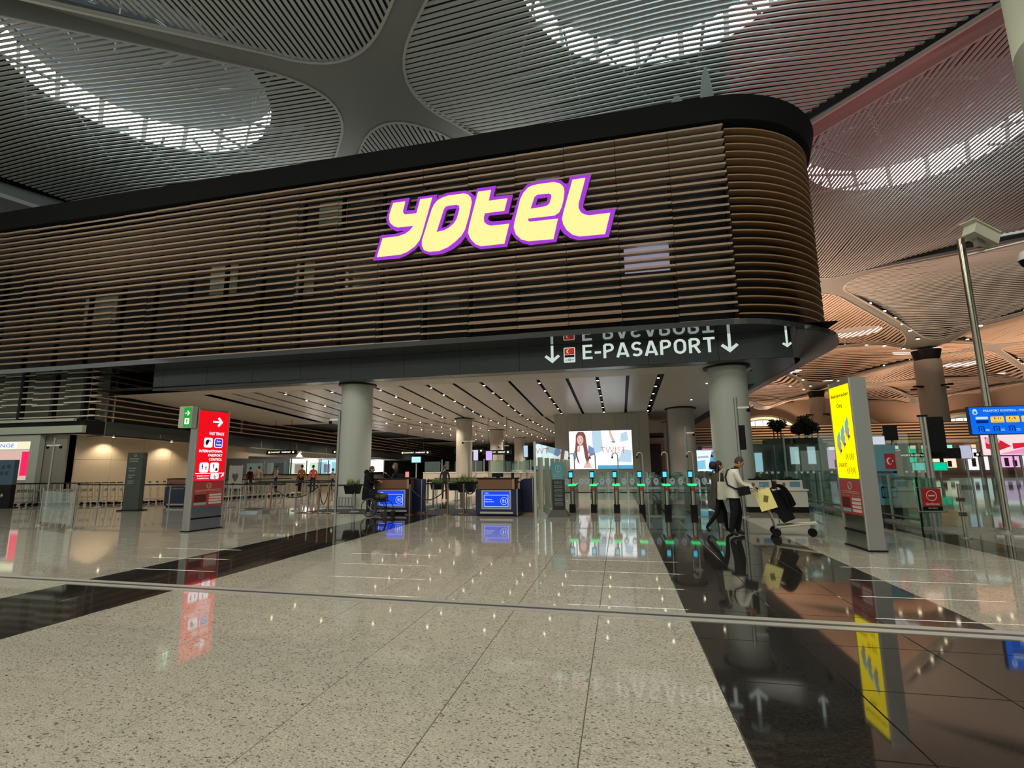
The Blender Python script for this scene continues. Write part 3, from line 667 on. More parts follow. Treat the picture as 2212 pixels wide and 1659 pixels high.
# small masts standing on the roof of the block
SP = mat('sculpture_metal', (0.32, 0.35, 0.33), 0.5)
for (x, y, h, wdt, tp, lab) in ((4.55, 21.5, 3.2, .42, .02, 'pointed grey metal spire standing on the hotel roof'), (3.25, 21.5, 2.25, .34, .30, 'rounded grey metal fin standing on the hotel roof'), (2.5, 21.5, 1.9, .3, .26, 'lowest rounded grey metal fin, left of the others on the hotel roof')):
    o = thing('roof_fin', lab, 'fin', (x, y, 15.0)); b = B()
    zz = [0, .4, .7, .9, 1.0]; ww = [1, .85, .6, .35, .05] if tp < .1 else [1, 1, .95, .75, .3]
    b.loft([[(-wdt * k2, -.12, h * 1.35 * k1), (wdt * k2, -.12, h * 1.35 * k1), (wdt * k2, .12, h * 1.35 * k1), (-wdt * k2, .12, h * 1.35 * k1)] for k1, k2 in zip(zz, ww)]); b.build('fin_blade', SP, o)
    b = B(); b.box(-wdt - .1, wdt + .1, -.2, .2, -.3, .06); b.build('foot', SP, o)
# ================================================================== PASSPORT HALL UNDER THE BLOCK
def cz(y):
    return 5.15 + 0.05 * min(max((y - 19.5) / 1.3, 0), 1) if y < 20.8 else (5.2 - 0.0585 * (y - 20.8) if y < 30.7 else 4.62 - 0.003 * (y - 30.7))
SOF = mat('soffit_paint', (0.72, 0.65, 0.60), 0.5)
PAN = mat('soffit_panel_metal', (0.76, 0.69, 0.65), 0.34, 0.12, noise=0.05, nscale=2, stretch=(0.3, 6, 1))
SLOT = mat('slot_black', (0.01, 0.01, 0.01), 0.6)
sc_ = bpy.data.objects.new('ceiling', None); C.objects.link(sc_); sc_['kind'] = 'structure'
def sheet(bm_, x0, x1, ys, dz=0.0, zf=cz):
    vs = []
    for y in ys: vs += [(x0, y, zf(y) + dz), (x1, y, zf(y) + dz)]
    bm_.add(vs, [(2 * k, 2 * k + 1, 2 * k + 3, 2 * k + 2) for k in range(len(ys) - 1)])
# border strips of the soffit
xr = 5.2
b = B(); b.add([(-19.2, FY(18.95, -19), 5.15), (4.3, 18.95, 5.15), (4.9, 19.35, 5.15), (5.2, 20.1, 5.15), (5.2, 20.8, 5.2), (-24.4, 20.8, 5.2), (-24.4, 19.6, 5.15)], [(0, 1, 2, 3, 4, 5, 6)]); b.build('soffit_border', SOF, sc_)
b = B(); sheet(b, 1.95, xr, (20.8, 25, 30.7)); sheet(b, -24.4, xr, (30.7, 31.6)); sheet(b, -24.4, xr, (39.5, 40.4)); sheet(b, -24.4, xr, (49.5, 50.4)); sheet(b, 1.95, xr, (31.6, 50.4)); sheet(b, -24.4, xr + 1, (59.5, 80)); sheet(b, -24.4, -20.0, (20.8, 25, 30.7)); b.build('soffit_border', SOF, sc_)
b = B(); sheet(b, -24.4, xr + 1.0, (18.7, 20.8, 30.7, 80), 0.16); b.build('plenum', SLOT, sc_)
for (ya, yb, k0, k1) in ((20.8, 30.7, 0, 17), (31.6, 39.5, 0, 17), (40.4, 49.5, 0, 17), (50.4, 59.5, 0, 17)):
    for k in range(k0, k1):
        xa = 1.75 - 1.255 * k; wgap = 0.075
        ysg = [ya + (yb - ya) * q / 2 for q in range(3)] if ya < 30 else [ya, yb]
        for q in range(len(ysg) - 1):
            b = B(); m2 = (ysg[q] + ysg[q + 1]) / 2
            xw = max(xa - 1.255 + wgap, -24.4) if k < k1 - 1 else xa - 1.255 + wgap
            sheet(b, xw, xa - wgap, (ysg[q] + .004, m2, ysg[q + 1] - .004)); sheet(b, xw, xa - wgap, (ysg[q] + .004, m2, ysg[q + 1] - .004), 0.05)
            b.build('ceiling_panel', PAN, sc_)
DLM = lit('downlight_lens', (1.0, 0.86, 0.58), 14.0)
dl = thing('downlight', 'small round downlight glowing in a slot of the passport hall ceiling', 'ceiling light', (0, 0, 0), 0, 'downlights in the passport hall ceiling')
b = B(); b.cyl(0, 0, -0.005, 0.08, 0.075, 12); b.build('ring', BLACK, dl)
b = B(); b.cyl(0, 0, -0.018, 0.0, 0.047, 12); b.build('lens', DLM, dl)
first = True; nd = 0
for (ya, yb, n_) in ((21.4, 29.9, 6), (32.4, 38.8, 4), (41.5, 48.5, 4), (52, 58, 3)):
    for k in range(0, 16, 2):
        for q in range(n_):
            x = 1.75 - 1.255 * k; y = ya + (yb - ya) * q / (n_ - 1)
            if ya > 31 and x > -3.2: continue
            loc = (x, y, cz(y) - 0.01)
            if first: dl.location = loc; first = False
            else: dup(dl, loc)
            if (q + k // 2) % 2 == 0 and not (q > 3 and x > -5): lamp('SPOT', (x, y, cz(y) - 0.06), 400 if ya < 31 else 560, (1.0, 0.87, 0.74), 0.05, (0, 0, 0), math.radians(120))
            nd += 1
for x, y in ((3.75, 26.8), (3.9, 22.9), (-24.9, 20.6), (-24.9, 24.0), (-24.9, 27.2), (-24.9, 36.0)): 
    z = cz(y) - .01 if x > 0 else sz(3.26, y)
    dup(dl, (x, y, z)); lamp('SPOT', (x, y, z - .05), 130, (1.0, 0.85, 0.62), 0.05, (0, 0, 0), math.radians(130))
for x, y, e in ((-21.5, 24, 160), (-22.5, 31, 300), (-22.5, 38, 300), (-22.5, 46, 300), (-22.5, 56, 300)): lamp('SPOT', (x, y, 4.2), e, (1.0, 0.87, 0.72), 0.06, (0, 0, 0), math.radians(140))  # spots without fixtures, added to brighten the left side slats and walls
# columns
CP = mat('column_paint_green', (0.42, 0.455, 0.415), 0.42)
CP2 = mat('column_paint_beige', (0.44, 0.40, 0.33), 0.42)
def column(x, y, r, zt, lab, m_):
    t = thing('column', lab, 'column', (x, y, 0)); b = B(); b.cyl(0, 0, 0, zt, r, 32); b.build('shaft', m_, t, smooth=True)
    b = B(); b.cyl(0, 0, zt - 0.03, zt + .05, r + .14, 32); b.build('collar', BLACK, t)
    return t
c1 = column(-11.05, 19.75, 0.66, 5.12, 'large pale round column with floor grille, left of the information desks', CP)
b = B()
for k in range(6): b.box(-.35 + k * .14, -.26 + k * .14, -.71, -.66, .06, .34)
b.build('grille_bars', STEEL2, c1); b = B(); b.box(-.42, .52, -.69, -.62, .03, .38); b.build('grille_frame', STEEL, c1)
column(4.06, 19.65, 0.68, 5.13, 'large pale round column just behind the couple with the luggage cart', CP)
column(-9.7, 31.0, .52, cz(31), 'round column behind the planters, nearest of the row in the back', CP2)
column(-10.0, 41.1, .56, cz(41), 'round column behind the planters, second of the row in the back', CP2)
column(-10.5, 53.5, .56, cz(53), 'round column behind the planters, farthest of the row in the back', CP2)
column(3.5, 29.6, .72, cz(29.6), 'wide grey round column right of the advertising wall', mat('column_grey', (0.36, 0.35, 0.33), 0.45))
column(3.75, 38.0, .5, 4.6, 'narrow grey column in the gap right of the advertising wall', MATS['column_grey'])
# advertising wall
aw = bpy.data.objects.new('wall_back', None); C.objects.link(aw); aw['kind'] = 'structure'
WPN = mat('wall_panel_grey', (0.33, 0.32, 0.28), 0.5)
xs_ = [-3.78, -2.95, -2.25, -1.55, -.85, -.15, .55, 1.2, 1.79]
for k in range(8):
    for z0, z1 in ((0, 2.3), (2.3, cz(30.4))):
        b = B(); b.box(xs_[k] + .006, xs_[k + 1] - .006, 30.4, 30.46, z0 + .006, z1 - .004); b.build('wall_panel', WPN, aw)
b = B(); b.box(-3.78, 1.79, 30.46, 36, 0, 4.62); b.build('wall_core', mat('wall_core', (0.2, 0.2, 0.18), 0.6), aw)
wf = bpy.data.objects.new('wall_far', None); C.objects.link(wf); wf['kind'] = 'structure'
b = B(); b.box(-45, 6, 76, 76.2, 0, 4.7); b.build('wall_core', mat('far_wall_dark', (0.07, 0.07, 0.075), 0.6), wf)
# the lit poster on it
ad = thing('advertising_screen', 'large bright poster showing a long haired woman beside the word TWIST', 'poster')
T = lambda u, v, w: (u, 30.36 - w, v)
b = B(); b.box(-2.93, .80, 30.37, 30.40, 1.32, 3.62); b.build('frame', STEEL2, ad)
b = B(); b.plate([(-2.9, 1.35), (.77, 1.35), (.77, 3.59), (-2.9, 3.59)], [], T, .006); b.build('lit_panel', lit('ad_white', (0.86, 0.95, 1.0), 1.5), ad)
adb = lit('ad_pale_blue', (0.52, 0.72, 0.86), 1.0); adp = lit('ad_pink', (0.85, 0.55, 0.50), 0.95); adr = lit('ad_brown', (0.33, 0.12, 0.10), 0.75); adred = lit('ad_red', (0.78, 0.16, 0.13), 0.95); adsea = lit('ad_sea', (0.08, 0.42, 0.68), 1.0); add_ = lit('ad_denim', (0.22, 0.34, 0.60), 0.9)
def pl(poly, m_, d, name): b = B(); b.plate(poly, [], T, d); return b.build(name, m_, ad)
pl([(-1.25, 1.35), (.77, 1.35), (.77, 1.56), (-1.25, 1.56)], adsea, .008, 'printed_sea')
pl([(-1.5, 2.2), (-.9, 2.4), (-1.0, 3.59), (-1.55, 3.59)], adb, .008, 'printed_sky'); pl([(-.1, 1.75), (.7, 1.7), (.75, 2.4), (.2, 2.5)], adb, .008, 'printed_sky'); pl([(.1, 2.9), (.6, 3.0), (.5, 3.5), (.15, 3.4)], adb, .008, 'printed_sky')
pl([(-2.7, 1.35), (-1.35, 1.35), (-1.42, 2.3), (-1.75, 2.75), (-2.35, 2.75), (-2.75, 2.3)], lit('ad_cloth', (0.93, 0.90, 0.95), 1.2), .010, 'printed_jacket')
pl([(-1.75, 2.75), (-1.45, 2.55), (-1.38, 2.2), (-1.62, 2.1), (-1.8, 2.3)], add_, .012, 'printed_denim'); pl([(-2.7, 2.2), (-2.5, 2.6), (-2.42, 2.2), (-2.6, 1.8)], add_, .012, 'printed_denim')
pl([(-2.52, 2.9), (-2.5, 3.35), (-2.35, 3.56), (-2.05, 3.56), (-1.92, 3.35), (-1.86, 2.8), (-1.74, 1.9), (-1.86, 1.62), (-1.98, 2.0), (-2.08, 2.75), (-2.4, 2.7), (-2.45, 2.2), (-2.3, 1.6), (-2.42, 1.75), (-2.58, 2.4)], adr, .014, 'printed_hair')
pl(circ(-2.24, 3.06, .19, 18, .29), adp, .016, 'printed_face')
pl([(-2.46, 2.35), (-2.32, 2.75), (-2.22, 2.78), (-2.28, 2.35)], adp, .016, 'printed_hand'); pl([(-2.1, 1.4), (-1.9, 1.85), (-1.7, 1.7), (-1.6, 1.4)], adp, .014, 'printed_hand')
for x_ in (-2.32, -2.15): pl(circ(x_, 3.13, .035, 10, .018), adr, .018, 'printed_eye')
pl(circ(-2.23, 2.93, .05, 10, .02), adred, .018, 'printed_mouth')
pl([(-.55, 3.59), (-.42, 3.59), (-.3, 3.2), (-.2, 3.0), (-.3, 2.92), (-.42, 3.05), (-.5, 3.3)], adp, .012, 'printed_leg'); pl([(-.3, 2.98), (-.15, 2.95), (-.25, 2.84), (-.5, 2.93)], add_, .014, 'printed_shoe')
fit('TWIST', T, -1.06, .40, 2.26, 2.62, adred, ad, bold=-0.01, d=.014)
fit('Twist', T, .2, .6, 3.44, 3.50, add_, ad, d=.014)
# ================================================================== LEFT SIDE UNDER THE BLOCK
lw_ = bpy.data.objects.new('wall_left', None); C.objects.link(lw_); lw_['kind'] = 'structure'
BEI = mat('beige_wall_panel', (0.55, 0.44, 0.31), 0.5)
for k in range(5):
    y0 = 19.3 + 1.75 * k
    for z0, z1 in ((0, 2.1), (2.1, 3.4)): b = B(); b.box(-25.5, -25.42, y0 + .008, y0 + 1.742, z0 + .006, z1 - .006); b.build('wall_panel', BEI, lw_)
b = B(); b.box(-25.6, -24.9, 28.1, 30.2, 2.25, 3.2); b.build('wall_block', BEI, lw_)
b = B(); b.box(-27.0, -25.5, 19.0, 28.2, 0, 3.25); b.build('wall_core', mat('grey_curved_wall', (0.22, 0.21, 0.18), 0.5), lw_)
b = B(); b.box(-26.3, -25.5, 18.9, 19.3, 0, 3.3); b.build('wall_corner', MATS['grey_curved_wall'], lw_)
WB = mat('white_bulkhead', (0.60, 0.56, 0.49), 0.5)
y = 30.2
while y < 74:
    b = B(); y2 = y + 4.4; b.add([(-25.0, y, sz(3.3, y)), (-25.0, y2, sz(3.3, y2)), (-25.0, y2, 2.38), (-25.0, y, 2.42), (-31, y, 2.42), (-31, y2, 2.38)], [(0, 1, 2, 3), (3, 2, 5, 4)]); b.build('bulkhead_panel', WB, lw_); y = y2
b = B(); b.box(-31.2, -31, 28.2, 76, 0, 3); b.build('wall_core', mat('recess_wall', (0.17, 0.165, 0.15), 0.5), lw_)
b = B(); b.box(-31, LX - .3, 18.8, 76, 3.9, 4.0); b.build('upper_slab', BLACK, lw_)
b = B(); b.add([(-31, 18.8, 3.27), (LX - .3, 18.8, 3.27), (LX - .3, 30.2, 3.0), (-31, 30.2, 3.0)], [(0, 1, 2, 3)]); b.build('soffit_strip', SOF, lw_)
# currency shop on the far left
sh = thing('exchange_shop', 'brightly lit exchange office window with red screen at the left edge', 'shop', (0, 0, 0))
b = B(); b.box(-27.45, -26.9, 18.72, 18.95, 0, 3.28); b.box(-34, -27.45, 18.72, 18.95, 2.98, 3.28); b.build('frame', mat('shop_frame', (0.40, 0.43, 0.37), 0.4), sh)
b = B(); b.box(-34, -27.45, 19.3, 19.35, 1.1, 2.6); b.build('lit_back_wall', lit('shop_pink', (0.90, 0.60, 0.52), 0.8), sh)
b = B(); b.box(-28.15, -27.55, 18.9, 18.95, 1.35, 2.5); b.build('red_screen', lit('shop_red', (0.9, 0.02, 0.10), 1.2), sh)
b = B(); b.box(-29.2, -28.5, 18.9, 18.94, 1.45, 2.1); b.build('blue_poster', lit('shop_blue', (0.25, 0.35, 0.9), 0.9), sh)
b = B(); b.box(-34, -27.5, 18.85, 18.9, 2.62, 2.98); b.build('sign_box', lit('shop_yellow', (0.95, 0.9, 0.62), 1.0), sh)
b = B(); b.box(-31, -28.45, 18.8, 18.84, 2.66, 2.95); b.build('sign_face', lit('shop_white', (0.9, 0.95, 1), 1.1), sh)
fit('EXCHANGE', lambda u, v, w: (u, 18.8 - w, v), -30.9, -28.55, 2.71, 2.89, lit('sign_blue', (0.02, 0.12, 0.55), 0.8), sh)
b = B(); b.box(-34, -27.45, 18.9, 19.2, 0, 1.15); b.build('counter', mat('shop_counter', (0.35, 0.33, 0.28), 0.4), sh)
# duty shops in the recess
for (y0, y1, colr, lab) in ((39.3, 43.4, (1.0, 0.93, 0.80), 'bright warm shop window behind the far counter, left one'), (43.8, 48.5, (0.45, 0.75, 1.0), 'bright blue and white shop window beside the pale column'), (52, 57, (1, 0.98, 0.9), 'white lit shop window seen right of the pale column')):
    t = thing('shop_window', lab, 'shop window'); b = B(); b.box(-28.2, -28.1, y0, y1, 1.0, 2.36); b.build('lit_panel', lit('shopw' + str(y0), colr, 1.5), t)
    b = B(); b.box(-28.08, -28.0, y0 - .1, y0, 0, 2.4); b.box(-28.08, -28.0, y1, y1 + .1, 0, 2.4); b.box(-28.08, -28.0, y0, y1, 0, .7); b.build('frame', STEEL2, t)
    b = B(); b.box(-28.06, -28.04, y0 + .5, y0 + 1.6, 1.1, 1.9); b.build('poster', lit('poster' + str(y0), (colr[0] * .7, colr[1] * .4, colr[2] * .45), 0.9), t)
    lamp('AREA', (-27.6, (y0 + y1) / 2, 1.7), 60, colr, 2, (0, -PI / 2, 0))
# ================================================================== THINGS
def rot(v, a): c, s = math.cos(a), math.sin(a); return (v[0] * c - v[1] * s, v[0] * s + v[1] * c)
# ---- the two tall information pillars (front face looks towards local -y)
def pillar(label, loc, rz, W, D, Hh, face, frame_l='silver frame'):
    t = thing('information_pillar', label, 'sign', loc, rz)
    b = B(); b.box(-W / 2, W / 2, 0, D, 0.03, Hh); b.build('steel_body', STEEL, t)
    b = B(); b.box(-W / 2 - .02, W / 2 + .02, -.02, D + .02, 0, 0.03); b.build('foot_plate', BLACK, t)
    b = B(); b.box(-W / 2 + .01, W / 2 - .01, -.012, 0, .30, .34); b.build('kick_groove', BLACK, t)
    T = FT(0, -.012, 0)
    b = B(); b.box(-W / 2, -W / 2 + .03, -.02, 0, .03, Hh); b.box(W / 2 - .03, W / 2, -.02, 0, .03, Hh); b.build('edge_trim', STEEL2, t)
    # printed lower poster
    b = B(); b.plate([(-W / 2 + .04, .62), (W / 2 - .04, .62), (W / 2 - .04, 1.25), (-W / 2 + .04, 1.25)], [], T, .004); b.build('lower_poster', mat('poster_red', (0.42, 0.045, 0.045), 0.4), t)
    b = B(); b.plate(circ(0, 1.15, .075), [circ(0, 1.15, .055)], T, .008); b.build('round_logo', mat('poster_grey', (0.45, 0.42, 0.36), .5), t)
    fit('SOS', T, -.04, .04, 1.13, 1.17, MATS['poster_grey'], t, d=.009)
    for q in range(2): b = B(); b.box(-W / 2 + .1, W / 2 - .1, -.02, -.012, 1.04 - .03 * q, 1.05 - .03 * q); b.build('text_line', MATS['poster_grey'], t)
    fit('DO\'S / YAP', T, -W / 2 + .1, -.06, .95, .98, MATS['poster_grey'], t, d=.008); fit('DON\'T / YAPMA', T, .04, W / 2 - .08, .95, .98, MATS['poster_grey'], t, d=.008)
    b = B(); b.box(-W / 2 + .08, -.05, -.02, -.012, .74, .93); b.build('text_block', mat('poster_dark', (0.10, .01, .015), .5), t)
    b = B(); b.box(-W / 2 + .08, -.05, -.02, -.012, .66, .72); b.build('text_block', mat('poster_teal', (0.2, .4, .38), .5), t)
    for q in range(4): b = B(); b.box(.03, W / 2 - .08, -.02, -.012, .67 + .07 * q, .72 + .07 * q); b.build('text_block', mat('poster_cream', (0.6, .55, .5), .5), t)
    face(t, T, W, Hh); return t
PR = lit('screen_red', (0.86, 0.005, 0.012), 1.05); PWH = lit('screen_white', (0.95, 0.88, 1.0), 1.2); PBL = lit('screen_navy', (0.02, 0.02, 0.5), 1.0); PK = lit('icon_black', (0.02, 0.02, 0.03), 0.4)
def man_icon(t, T, x, z, s, m_, name='person_icon'):
    b = B(); b.plate(circ(x, z + s * .8, s * .16, 10), [], T, .012)
    b.plate([(x - s * .2, z + s * .6), (x + s * .2, z + s * .6), (x + s * .22, z + .25 * s), (x + .12 * s, z + .25 * s), (x + .12 * s, z - .4 * s), (x + .02 * s, z - .4 * s), (x, z), (x - .02 * s, z - .4 * s), (x - .12 * s, z - .4 * s), (x - .12 * s, z + .25 * s), (x - .22 * s, z + .25 * s)], [], T, .012); b.build(name, m_, t)
def arrow_r(x, z, s):
    return [(x - s, z - .14 * s), (x + .25 * s, z - .14 * s), (x - .12 * s, z - .62 * s), (x + .18 * s, z - .85 * s), (x + s * .95, z), (x + .18 * s, z + .85 * s), (x - .12 * s, z + .62 * s), (x + .25 * s, z + .14 * s), (x - s, z + .14 * s)]
def red_face(t, T, W, Hh):
    def P(poly, m_, d, n_, hs=[]): b = B(); b.plate(poly, hs, T, d); return b.build(n_, m_, t)
    P([(-W / 2 + .04, 1.28), (W / 2 - .04, 1.28), (W / 2 - .04, Hh - .04), (-W / 2 + .04, Hh - .04)], PR, .006, 'lit_screen')
    P(arrow_r(.12, 2.86, .16), PWH, .010, 'arrow')
    fit('FAST TRACK', T, -.12, .34, 2.50, 2.58, PWH, t, bold=.03, d=.01)
    P(rrect(-.26, .0, 2.16, 2.42, .05), PWH, .008, 'icon_tile'); P(rrect(.05, .31, 2.16, 2.42, .05), PWH, .008, 'icon_tile'); P(rrect(.07, .29, 2.18, 2.40, .04), PBL, .011, 'icon_field')
    P(circ(-.13, 2.29, .085, 18), PK, .011, 'round_mark'); P([(-.17, 2.21), (-.10, 2.33), (-.13, 2.38), (-.02, 2.27), (-.05, 2.2)], PWH, .014, 'bird_mark')
    fit('\u0130GA', T, .11, .25, 2.31, 2.37, PWH, t, bold=.02, d=.014); fit('PASS', T, .10, .27, 2.21, 2.27, PWH, t, bold=.02, d=.014)
    for s_, x0, z in (('INTERNATIONAL', -.38, 2.03), ('PASSPORT', -.10, 1.92), ('CONTROL', -.07, 1.81)): fit(s_, T, x0, .33, z, z + .07, PWH, t, bold=.03, d=.01)
    P(rrect(-.33, -.06, 1.50, 1.76, .05), PWH, .008, 'icon_tile'); P(rrect(-.02, .25, 1.50, 1.76, .05), PWH, .008, 'icon_tile')
    man_icon(t, T, -.25, 1.62, .10, PK); man_icon(t, T, -.14, 1.60, .08, PK); man_icon(t, T, .08, 1.64, .09, PK); P([(.14, 1.54), (.22, 1.54), (.20, 1.62), (.15, 1.60)], PK, .012, 'bag_icon')
    P([(-W / 2 + .05, 1.465), (W / 2 - .05, 1.465), (W / 2 - .05, 1.485), (-W / 2 + .05, 1.485)], PWH, .009, 'divider_line')
    P(rrect(.02, .27, 1.32, 1.46, .03), PWH, .008, 'icon_tile'); man_icon(t, T, .13, 1.39, .05, PK); P(circ(.16, 1.365, .035, 12), PK, .013, 'wheelchair_icon', [circ(.16, 1.365, .022, 12)])
    fit('Engelli Gecisi', T, -.38, -.03, 1.39, 1.43, PWH, t, bold=.02, d=.01); fit('Accessible Lane', T, -.38, -.03, 1.33, 1.37, PWH, t, bold=.02, d=.01)
    P([(.33, 1.38), (.39, 1.44), (.36, 1.44), (.42, 1.46), (.42, 1.39), (.41, 1.42), (.35, 1.36)], PWH, .01, 'arrow')
pillar('tall steel pillar with a glowing red FAST TRACK passport control panel', (-10.80, 11.68, 0), PI / 2 - .13, .97, .22, 3.18, red_face)
eg = thing('exit_sign', 'small green emergency exit box on the upper side of the red pillar', 'sign', (-11.02, 11.17, 2.66))
b = B(); b.box(-.24, .16, -.17, -.0, 0, .56); b.build('box_body', mat('sign_silver', (0.5, 0.52, 0.46), .35, .5), eg)
GRN = lit('exit_green', (0.02, 0.42, 0.05), 0.9); T = FT(0, -.175, 0)
b = B(); b.plate(rrect(-.08, .14, .03, .53, .02), [], T, .005); b.build('green_face', GRN, eg)
b = B(); b.plate(arrow_r(.03, .38, .08), [], T, .009); b.build('arrow', lit('exit_white', (1, 1, .8), 1.1), eg)
b = B(); b.plate(rrect(-.04, .10, .09, .25, .02), [], T, .009); b.build('icon_tile', MATS['exit_white'], eg); man_icon(eg, T, .03, .15, .09, GRN)
PY = lit('screen_yellow', (1.0, 0.76, 0.0), 1.4); YK = lit('yellow_print_dark', (0.16, 0.10, 0.0), 0.5); YM = lit('yellow_print_grey', (0.55, 0.50, 0.42), 0.7); YB = lit('yellow_print_teal', (0.2, 0.62, 0.6), 0.8)
def yel_face(t, T0, W0, Hh):
    W = 1.17; T = lambda u, v, w: T0(u * W0 / 1.17, v, w)
    def P(poly, m_, d, n_, hs=[]): b = B(); b.plate(poly, hs, T, d); return b.build(n_, m_, t)
    P(rrect(-W / 2 + .05, W / 2 - .05, 1.29, Hh - .10, .05), PY, .006, 'lit_screen')
    fit('Beklemeden', T, -W / 2 + .14, W / 2 - .10, 2.86, 2.93, YK, t, bold=.02, d=.01)
    fit('Ge\u00e7', T, -.20, .10, 2.64, 2.74, YK, t, bold=.02, d=.01)
    for k, (x, z) in enumerate(((-.30, 1.86), (-.06, 1.98), (.20, 2.12))):
        P([(x - .10, z + .05), (x + .06, z - .13), (x + .13, z + .10), (x - .04, z + .26)], YM, .009, 'printed_gate'); P([(x - .06, z + .22), (x + .09, z + .34), (x + .13, z + .2), (x, z + .08)], YB, .011, 'printed_screen'); P(circ(x + .09, z - .04, .03, 8), YK, .013, 'printed_wheel')
    for z in (1.64, 1.38):
        for x in (-.02, .06, .18, .26, .34): P([(x, z + .06), (x + .05, z + .12), (x + .065, z + .12), (x + .02, z + .06), (x + .065, z), (x + .05, z)], YK, .009, 'chevron')
    fit('E-PASAPORT', T, -.42, .02, 1.50, 1.58, YK, t, bold=.02, d=.01)
t = pillar('tall steel pillar with a glowing yellow E-PASAPORT panel on its side', (4.31, 10.89, 0), -PI / 2 + .05, .86, .27, 3.18, yel_face)
# ---- dark green and blue floor totems
def totem(label, loc, rz, W, D, Hh, lower, upper, zsplit, tex):
    t = thing('totem_sign', label, 'sign', loc, rz); b = B()
    b.box(-W / 2, W / 2, -D / 2, D / 2, .04, zsplit); b.build('lower_body', lower, t); b = B(); b.box(-W / 2, W / 2, -D / 2, D / 2, zsplit, Hh); b.build('upper_body', upper, t)
    b = B(); b.box(-W / 2 - .12, W / 2 + .12, -D / 2 - .12, D / 2 + .12, 0, .04); b.build('foot_plate', BLACK, t); tex(t, FT(0, -D / 2 - .001, 0)); return t
TGD = mat('totem_dark_green', (0.035, 0.045, 0.038), 0.3); TXT = mat('totem_print', (0.40, 0.42, 0.38), .5); TEAL = mat('totem_teal', (0.08, 0.26, 0.31), .4); TBL = mat('totem_blue', (0.04, 0.09, 0.14), .4)
def tex1(t, T):
    for s_, x0, x1, z in (('BUSINESS', -.22, .16, 1.99), ('LOUNGE', -.22, .13, 1.89), ('FAST TRACK', -.22, .1, 1.62), ('DOMESTIC', -.22, .05, 1.52), ('TRANSFER', -.22, .06, 1.35), ('LINES', -.22, -.05, 1.27), ('PASSPORT', -.22, .04, 1.12), ('CHECK-IN', -.22, .02, 1.04)): fit(s_, T, x0, x1, z, z + .05, TXT, t, d=.004)
    b = B(); b.plate(circ(0, 2.14, .05), [circ(0, 2.14, .035)], T, .004); b.build('round_logo', TXT, t)
g = totem('slim dark green totem with faint white lines of text before the beige wall', (-18.82, 16.65, 0), .12, .66, .22, 2.26, TGD, TGD, 1.0, tex1)
b = B(); b.tube([(-.36, 0, .05), (-.36, 0, 2.26)], .05, 10); b.build('rounded_edge', STEEL2, g)
def tex2(t, T):
    for x, z in ((.02, 1.75), (.26, 1.78), (-.02, 1.50), (.2, 1.5)): b = B(); b.plate(rrect(x - .07, x + .07, z - .08, z + .08, .02), [], T, .004); b.build('icon', mat('totem_icon', (0.02, .04, .06), .5), t)
    b = B(); b.plate(arrow_r(.1, .55, .1), [], T, .005); b.build('arrow', TXT, t)
totem('dark blue grey totem with small icons at the left edge of the view', (-26.3, 17.1, 0), .2, 1.0, .2, 2.07, BLACK, TBL, 1.0, tex2)
def tex3(t, T):
    b = B(); b.plate(circ(0, 1.48, .09, 20, .12), [circ(0, 1.48, .08, 20, .105)], T, .004); b.plate([(-.012, 1.43), (.012, 1.43), (.012, 1.56), (-.012, 1.56)], [], T, .004); b.plate(circ(0, 1.405, .014, 8), [], T, .004); b.build('warning_mark', mat('teal_print', (.35, .55, .55), .5), t)
    for q in range(5): b = B(); b.box(-.15, .15 - .04 * (q % 2), -.106, -.1, 1.31 - .035 * q, 1.318 - .035 * q); b.build('text_line', MATS['teal_print'], t)
    for q, s_ in enumerate(('18+', 'New Passport', 'No Visa', 'No Children', 'No Stroller', 'Passport')):
        z = 1.06 - .135 * q; b = B(); b.plate(rrect(-.12, .12, z - .04, z + .04, .02), [rrect(-.113, .113, z - .034, z + .034, .016)], T, .004); b.build('text_box', TXT, t); fit(s_, T, -.09, .09, z - .015, z + .015, TXT, t, d=.004)
tt = totem('totem with teal top and exclamation mark, black lower half, beside the gates', (-1.93, 16.2, 0), 0, .40, .08, 1.68, mat('totem_black', (0.02, .02, .022), .4), TEAL, 1.14, tex3)
b = B(); b.loft([[(-.34, -.3, .0), (.34, -.3, .0), (.34, .3, 0), (-.34, .3, 0)], [(-.22, -.1, .2), (.22, -.1, .2), (.22, .1, .2), (-.22, .1, .2)]]); b.build('weighted_base', mat('dark_grey', (0.06, .06, .06), .5), tt)
